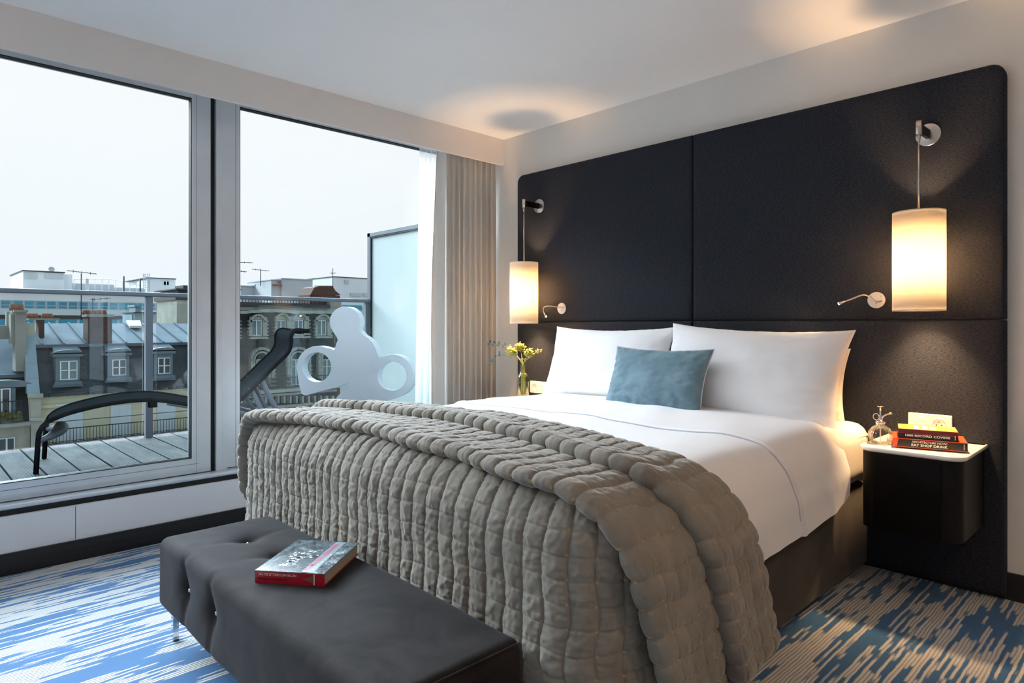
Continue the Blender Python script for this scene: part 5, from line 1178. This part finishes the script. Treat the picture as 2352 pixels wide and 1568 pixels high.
# curtains
def folds(y0, y1, x0, amp, n, z0, z1, nz_, seed, phase=0, gather=0.0):
    t = np.linspace(0, 1, 420); zz = np.linspace(z0, z1, nz_); T_, Zz = np.meshgrid(t, zz, indexing='ij')
    h = (Zz-z0)/(z1-z0)
    ph = T_*n*2*PI + 0.7*(vn(T_*5, h*1.2, seed)-.5)*2 + phase
    top = np.clip((h-.82)/.18, 0, 1)
    x = x0 + amp*(0.8+.4*vn(T_*n*1.0, h*1.5, seed+1))*(np.sin(ph) + .14*np.sin(2.3*ph+1))*(1-.35*top) + 0.010*top*np.sin(T_*n*4.7*PI+seed)*(vn(T_*n*2,h*9,seed+5))
    y = y0 + (y1-y0)*T_ + amp*.55*np.cos(ph+.7)*(1-.3*top) + gather*(1-h)*(1-T_)
    return np.stack([x, y, Zz], 2)
C1 = folds(-0.500, -0.035, -0.070, 0.034, 9, 0.012, 2.375, 60, 3)
g = G(); g.grid(C1); C1b = C1 + normals(C1)*0.002; g.grid(C1b, flip=True); cu_o = g.build('curtain', M['curtain'], recalc=False)
tag(cu_o, 'heavy taupe pleated curtain gathered in the corner beside the window', 'curtain')
hh = np.linspace(0,1,60); lead = []
for t in np.linspace(0,1,24):
    lead.append([( -0.070 - 0.060*math.sin(t*PI*.62) - .006*math.sin(h*5), -0.490 - 0.060*(t)*(0.45+0.75*math.sin(min(1,(1-h)*1.5)*PI*.62)) , 0.012+h*2.363) for h in hh])
g = G(); g.grid(np.array(lead)); lb = np.array(lead)+[0.003,0.001,0]; g.grid(lb, flip=True); g.build('leading_edge', M['curtain'], cu_o, recalc=False)
C2 = folds(-0.618, -0.33, -0.195, 0.010, 6, 0.31, 2.375, 40, 8, gather=-0.045)
g = G(); g.grid(C2); sh = g.build('sheer_curtain', M['sheer'], recalc=False); tag(sh, 'sheer white voile curtain hanging against the window', 'curtain')

# vase and flowers
vx, vy, vz = 0.402, -0.205, 0.6145
vs_o = thing('flower_vase', 'clear glass bottle vase with water on the far nightstand', 'vase', (vx,vy,vz))
outp = [(0.001,0.002),(0.036,0.0),(0.041,0.006),(0.042,0.10),(0.040,0.135),(0.030,0.158),(0.021,0.172),(0.0195,0.200),(0.0205,0.240),(0.024,0.262)]
inp = [(0.0225,0.262),(0.0185,0.240),(0.0175,0.200),(0.019,0.174),(0.028,0.156),(0.038,0.133),(0.040,0.10),(0.0385,0.010),(0.001,0.008)]
g = G(); g.lathe(outp+inp, (vx,vy,vz), 40); g.build('glass_body', glass_mat('vase_thin_glass', (0.95,0.97,0.94), 0.45), vs_o)
g = G(); g.lathe([(0.0005,0.009),(0.0375,0.011),(0.0385,0.09),(0.0385,0.105),(0.0005,0.106)], (vx,vy,vz), 32); g.build('water', glass_mat('pale_water', (0.97,0.99,0.93), 0.2), vs_o)
def flower(px, py, spread, label, nfl, seed):
    rnd = random.Random(seed); top = Vector(on(px, py, Y=vy + rnd.uniform(-.03,.03)))
    o = thing('lime_flower', label, 'flower', (vx,vy,vz+.02), 'lime flower stems in the vase')
    b0 = Vector((vx+rnd.uniform(-.02,.02), vy+rnd.uniform(-.015,.015), vz+.015)); mid = Vector((vx+rnd.uniform(-.006,.006), vy+rnd.uniform(-.006,.006), vz+.225))
    g = G(); g.tube([b0, (b0+mid)/2+Vector((rnd.uniform(-.006,.006),0,0)), mid, mid.lerp(top,.6)+Vector((0,0,.01)), top], [.0026,.0024,.0022,.0018,.0012], 7); g.build('stem', M['stem'], o)
    g = G()
    for k in range(nfl):
        d_ = Vector((rnd.gauss(0,1), rnd.gauss(0,1), rnd.gauss(0,.8))).normalized()*spread*rnd.uniform(.35,1); c_ = top + d_; r_ = rnd.uniform(.005,.0085)
        for j in range(5):
            a = j*2*PI/5+rnd.random(); w_ = Vector((math.cos(a), math.sin(a), rnd.uniform(-.2,.6)))*r_
            t_ = Vector((-math.sin(a), math.cos(a), .2))*r_*.6
            g.add([c_, c_+w_*.6+t_, c_+w_*1.5, c_+w_*.6-t_], [(0,1,2,3)], 0, True)
        g.lathe([(.0003,-.002),(.0022,0),(.0003,.002)], tuple(c_), 6)
    g.build('florets', M['floret'], o); return o
flower(1177, 808, .035, 'leftmost clump of lime green florets in the vase', 190, 1)
flower(1194, 797, .037, 'tallest clump of lime green florets in the middle of vase', 200, 2)
flower(1215, 811, .034, 'lime green floret clump leaning right over the vase rim', 180, 3)
flower(1237, 806, .018, 'small pale lime bud sprig reaching right towards the pillow', 34, 4)
flower(1202, 862, .018, 'short lime sprig submerged inside the glass vase', 40, 5)
def sprig(pts, label, seed):
    rnd = random.Random(seed); o = thing('eucalyptus_sprig', label, 'foliage', (vx,vy,vz+.2), 'eucalyptus sprigs in the vase')
    P3 = [Vector((vx,vy,vz+.10)), Vector((vx-.004,vy,vz+.24))] + [Vector(on(a,b,Y=vy-.02)) for a,b in pts]
    g = G(); g.tube(P3, .0011, 6); g.build('stem', M['stem'], o)
    g = G()
    for i in range(2, len(P3)):
        for s_ in (-1, 1):
            c_ = P3[i] + Vector((rnd.uniform(-.006,.006), s_*.006, s_*.009)); n_ = Vector((rnd.uniform(-.5,.5), -1, rnd.uniform(-.5,.5))).normalized()
            a_ = n_.cross(Vector((0,0,1))).normalized(); b_ = n_.cross(a_); r_ = rnd.uniform(.011,.016)
            g.add([c_] + [c_+(a_*math.cos(t)+b_*math.sin(t)*.8)*r_ + n_*.0015*math.cos(2*t) for t in np.linspace(0,2*PI,11)[:-1]], [(0,k,k%10+1) for k in range(1,11)], 0, True)
    g.build('leaves', M['leaf'], o)
sprig([(1170,797),(1158,793),(1146,790),(1134,789),(1124,787)], 'upper eucalyptus sprig reaching left towards the curtain', 1)
sprig([(1172,815),(1160,812),(1147,812),(1137,822),(1127,830)], 'lower drooping eucalyptus sprig on the curtain side', 2)
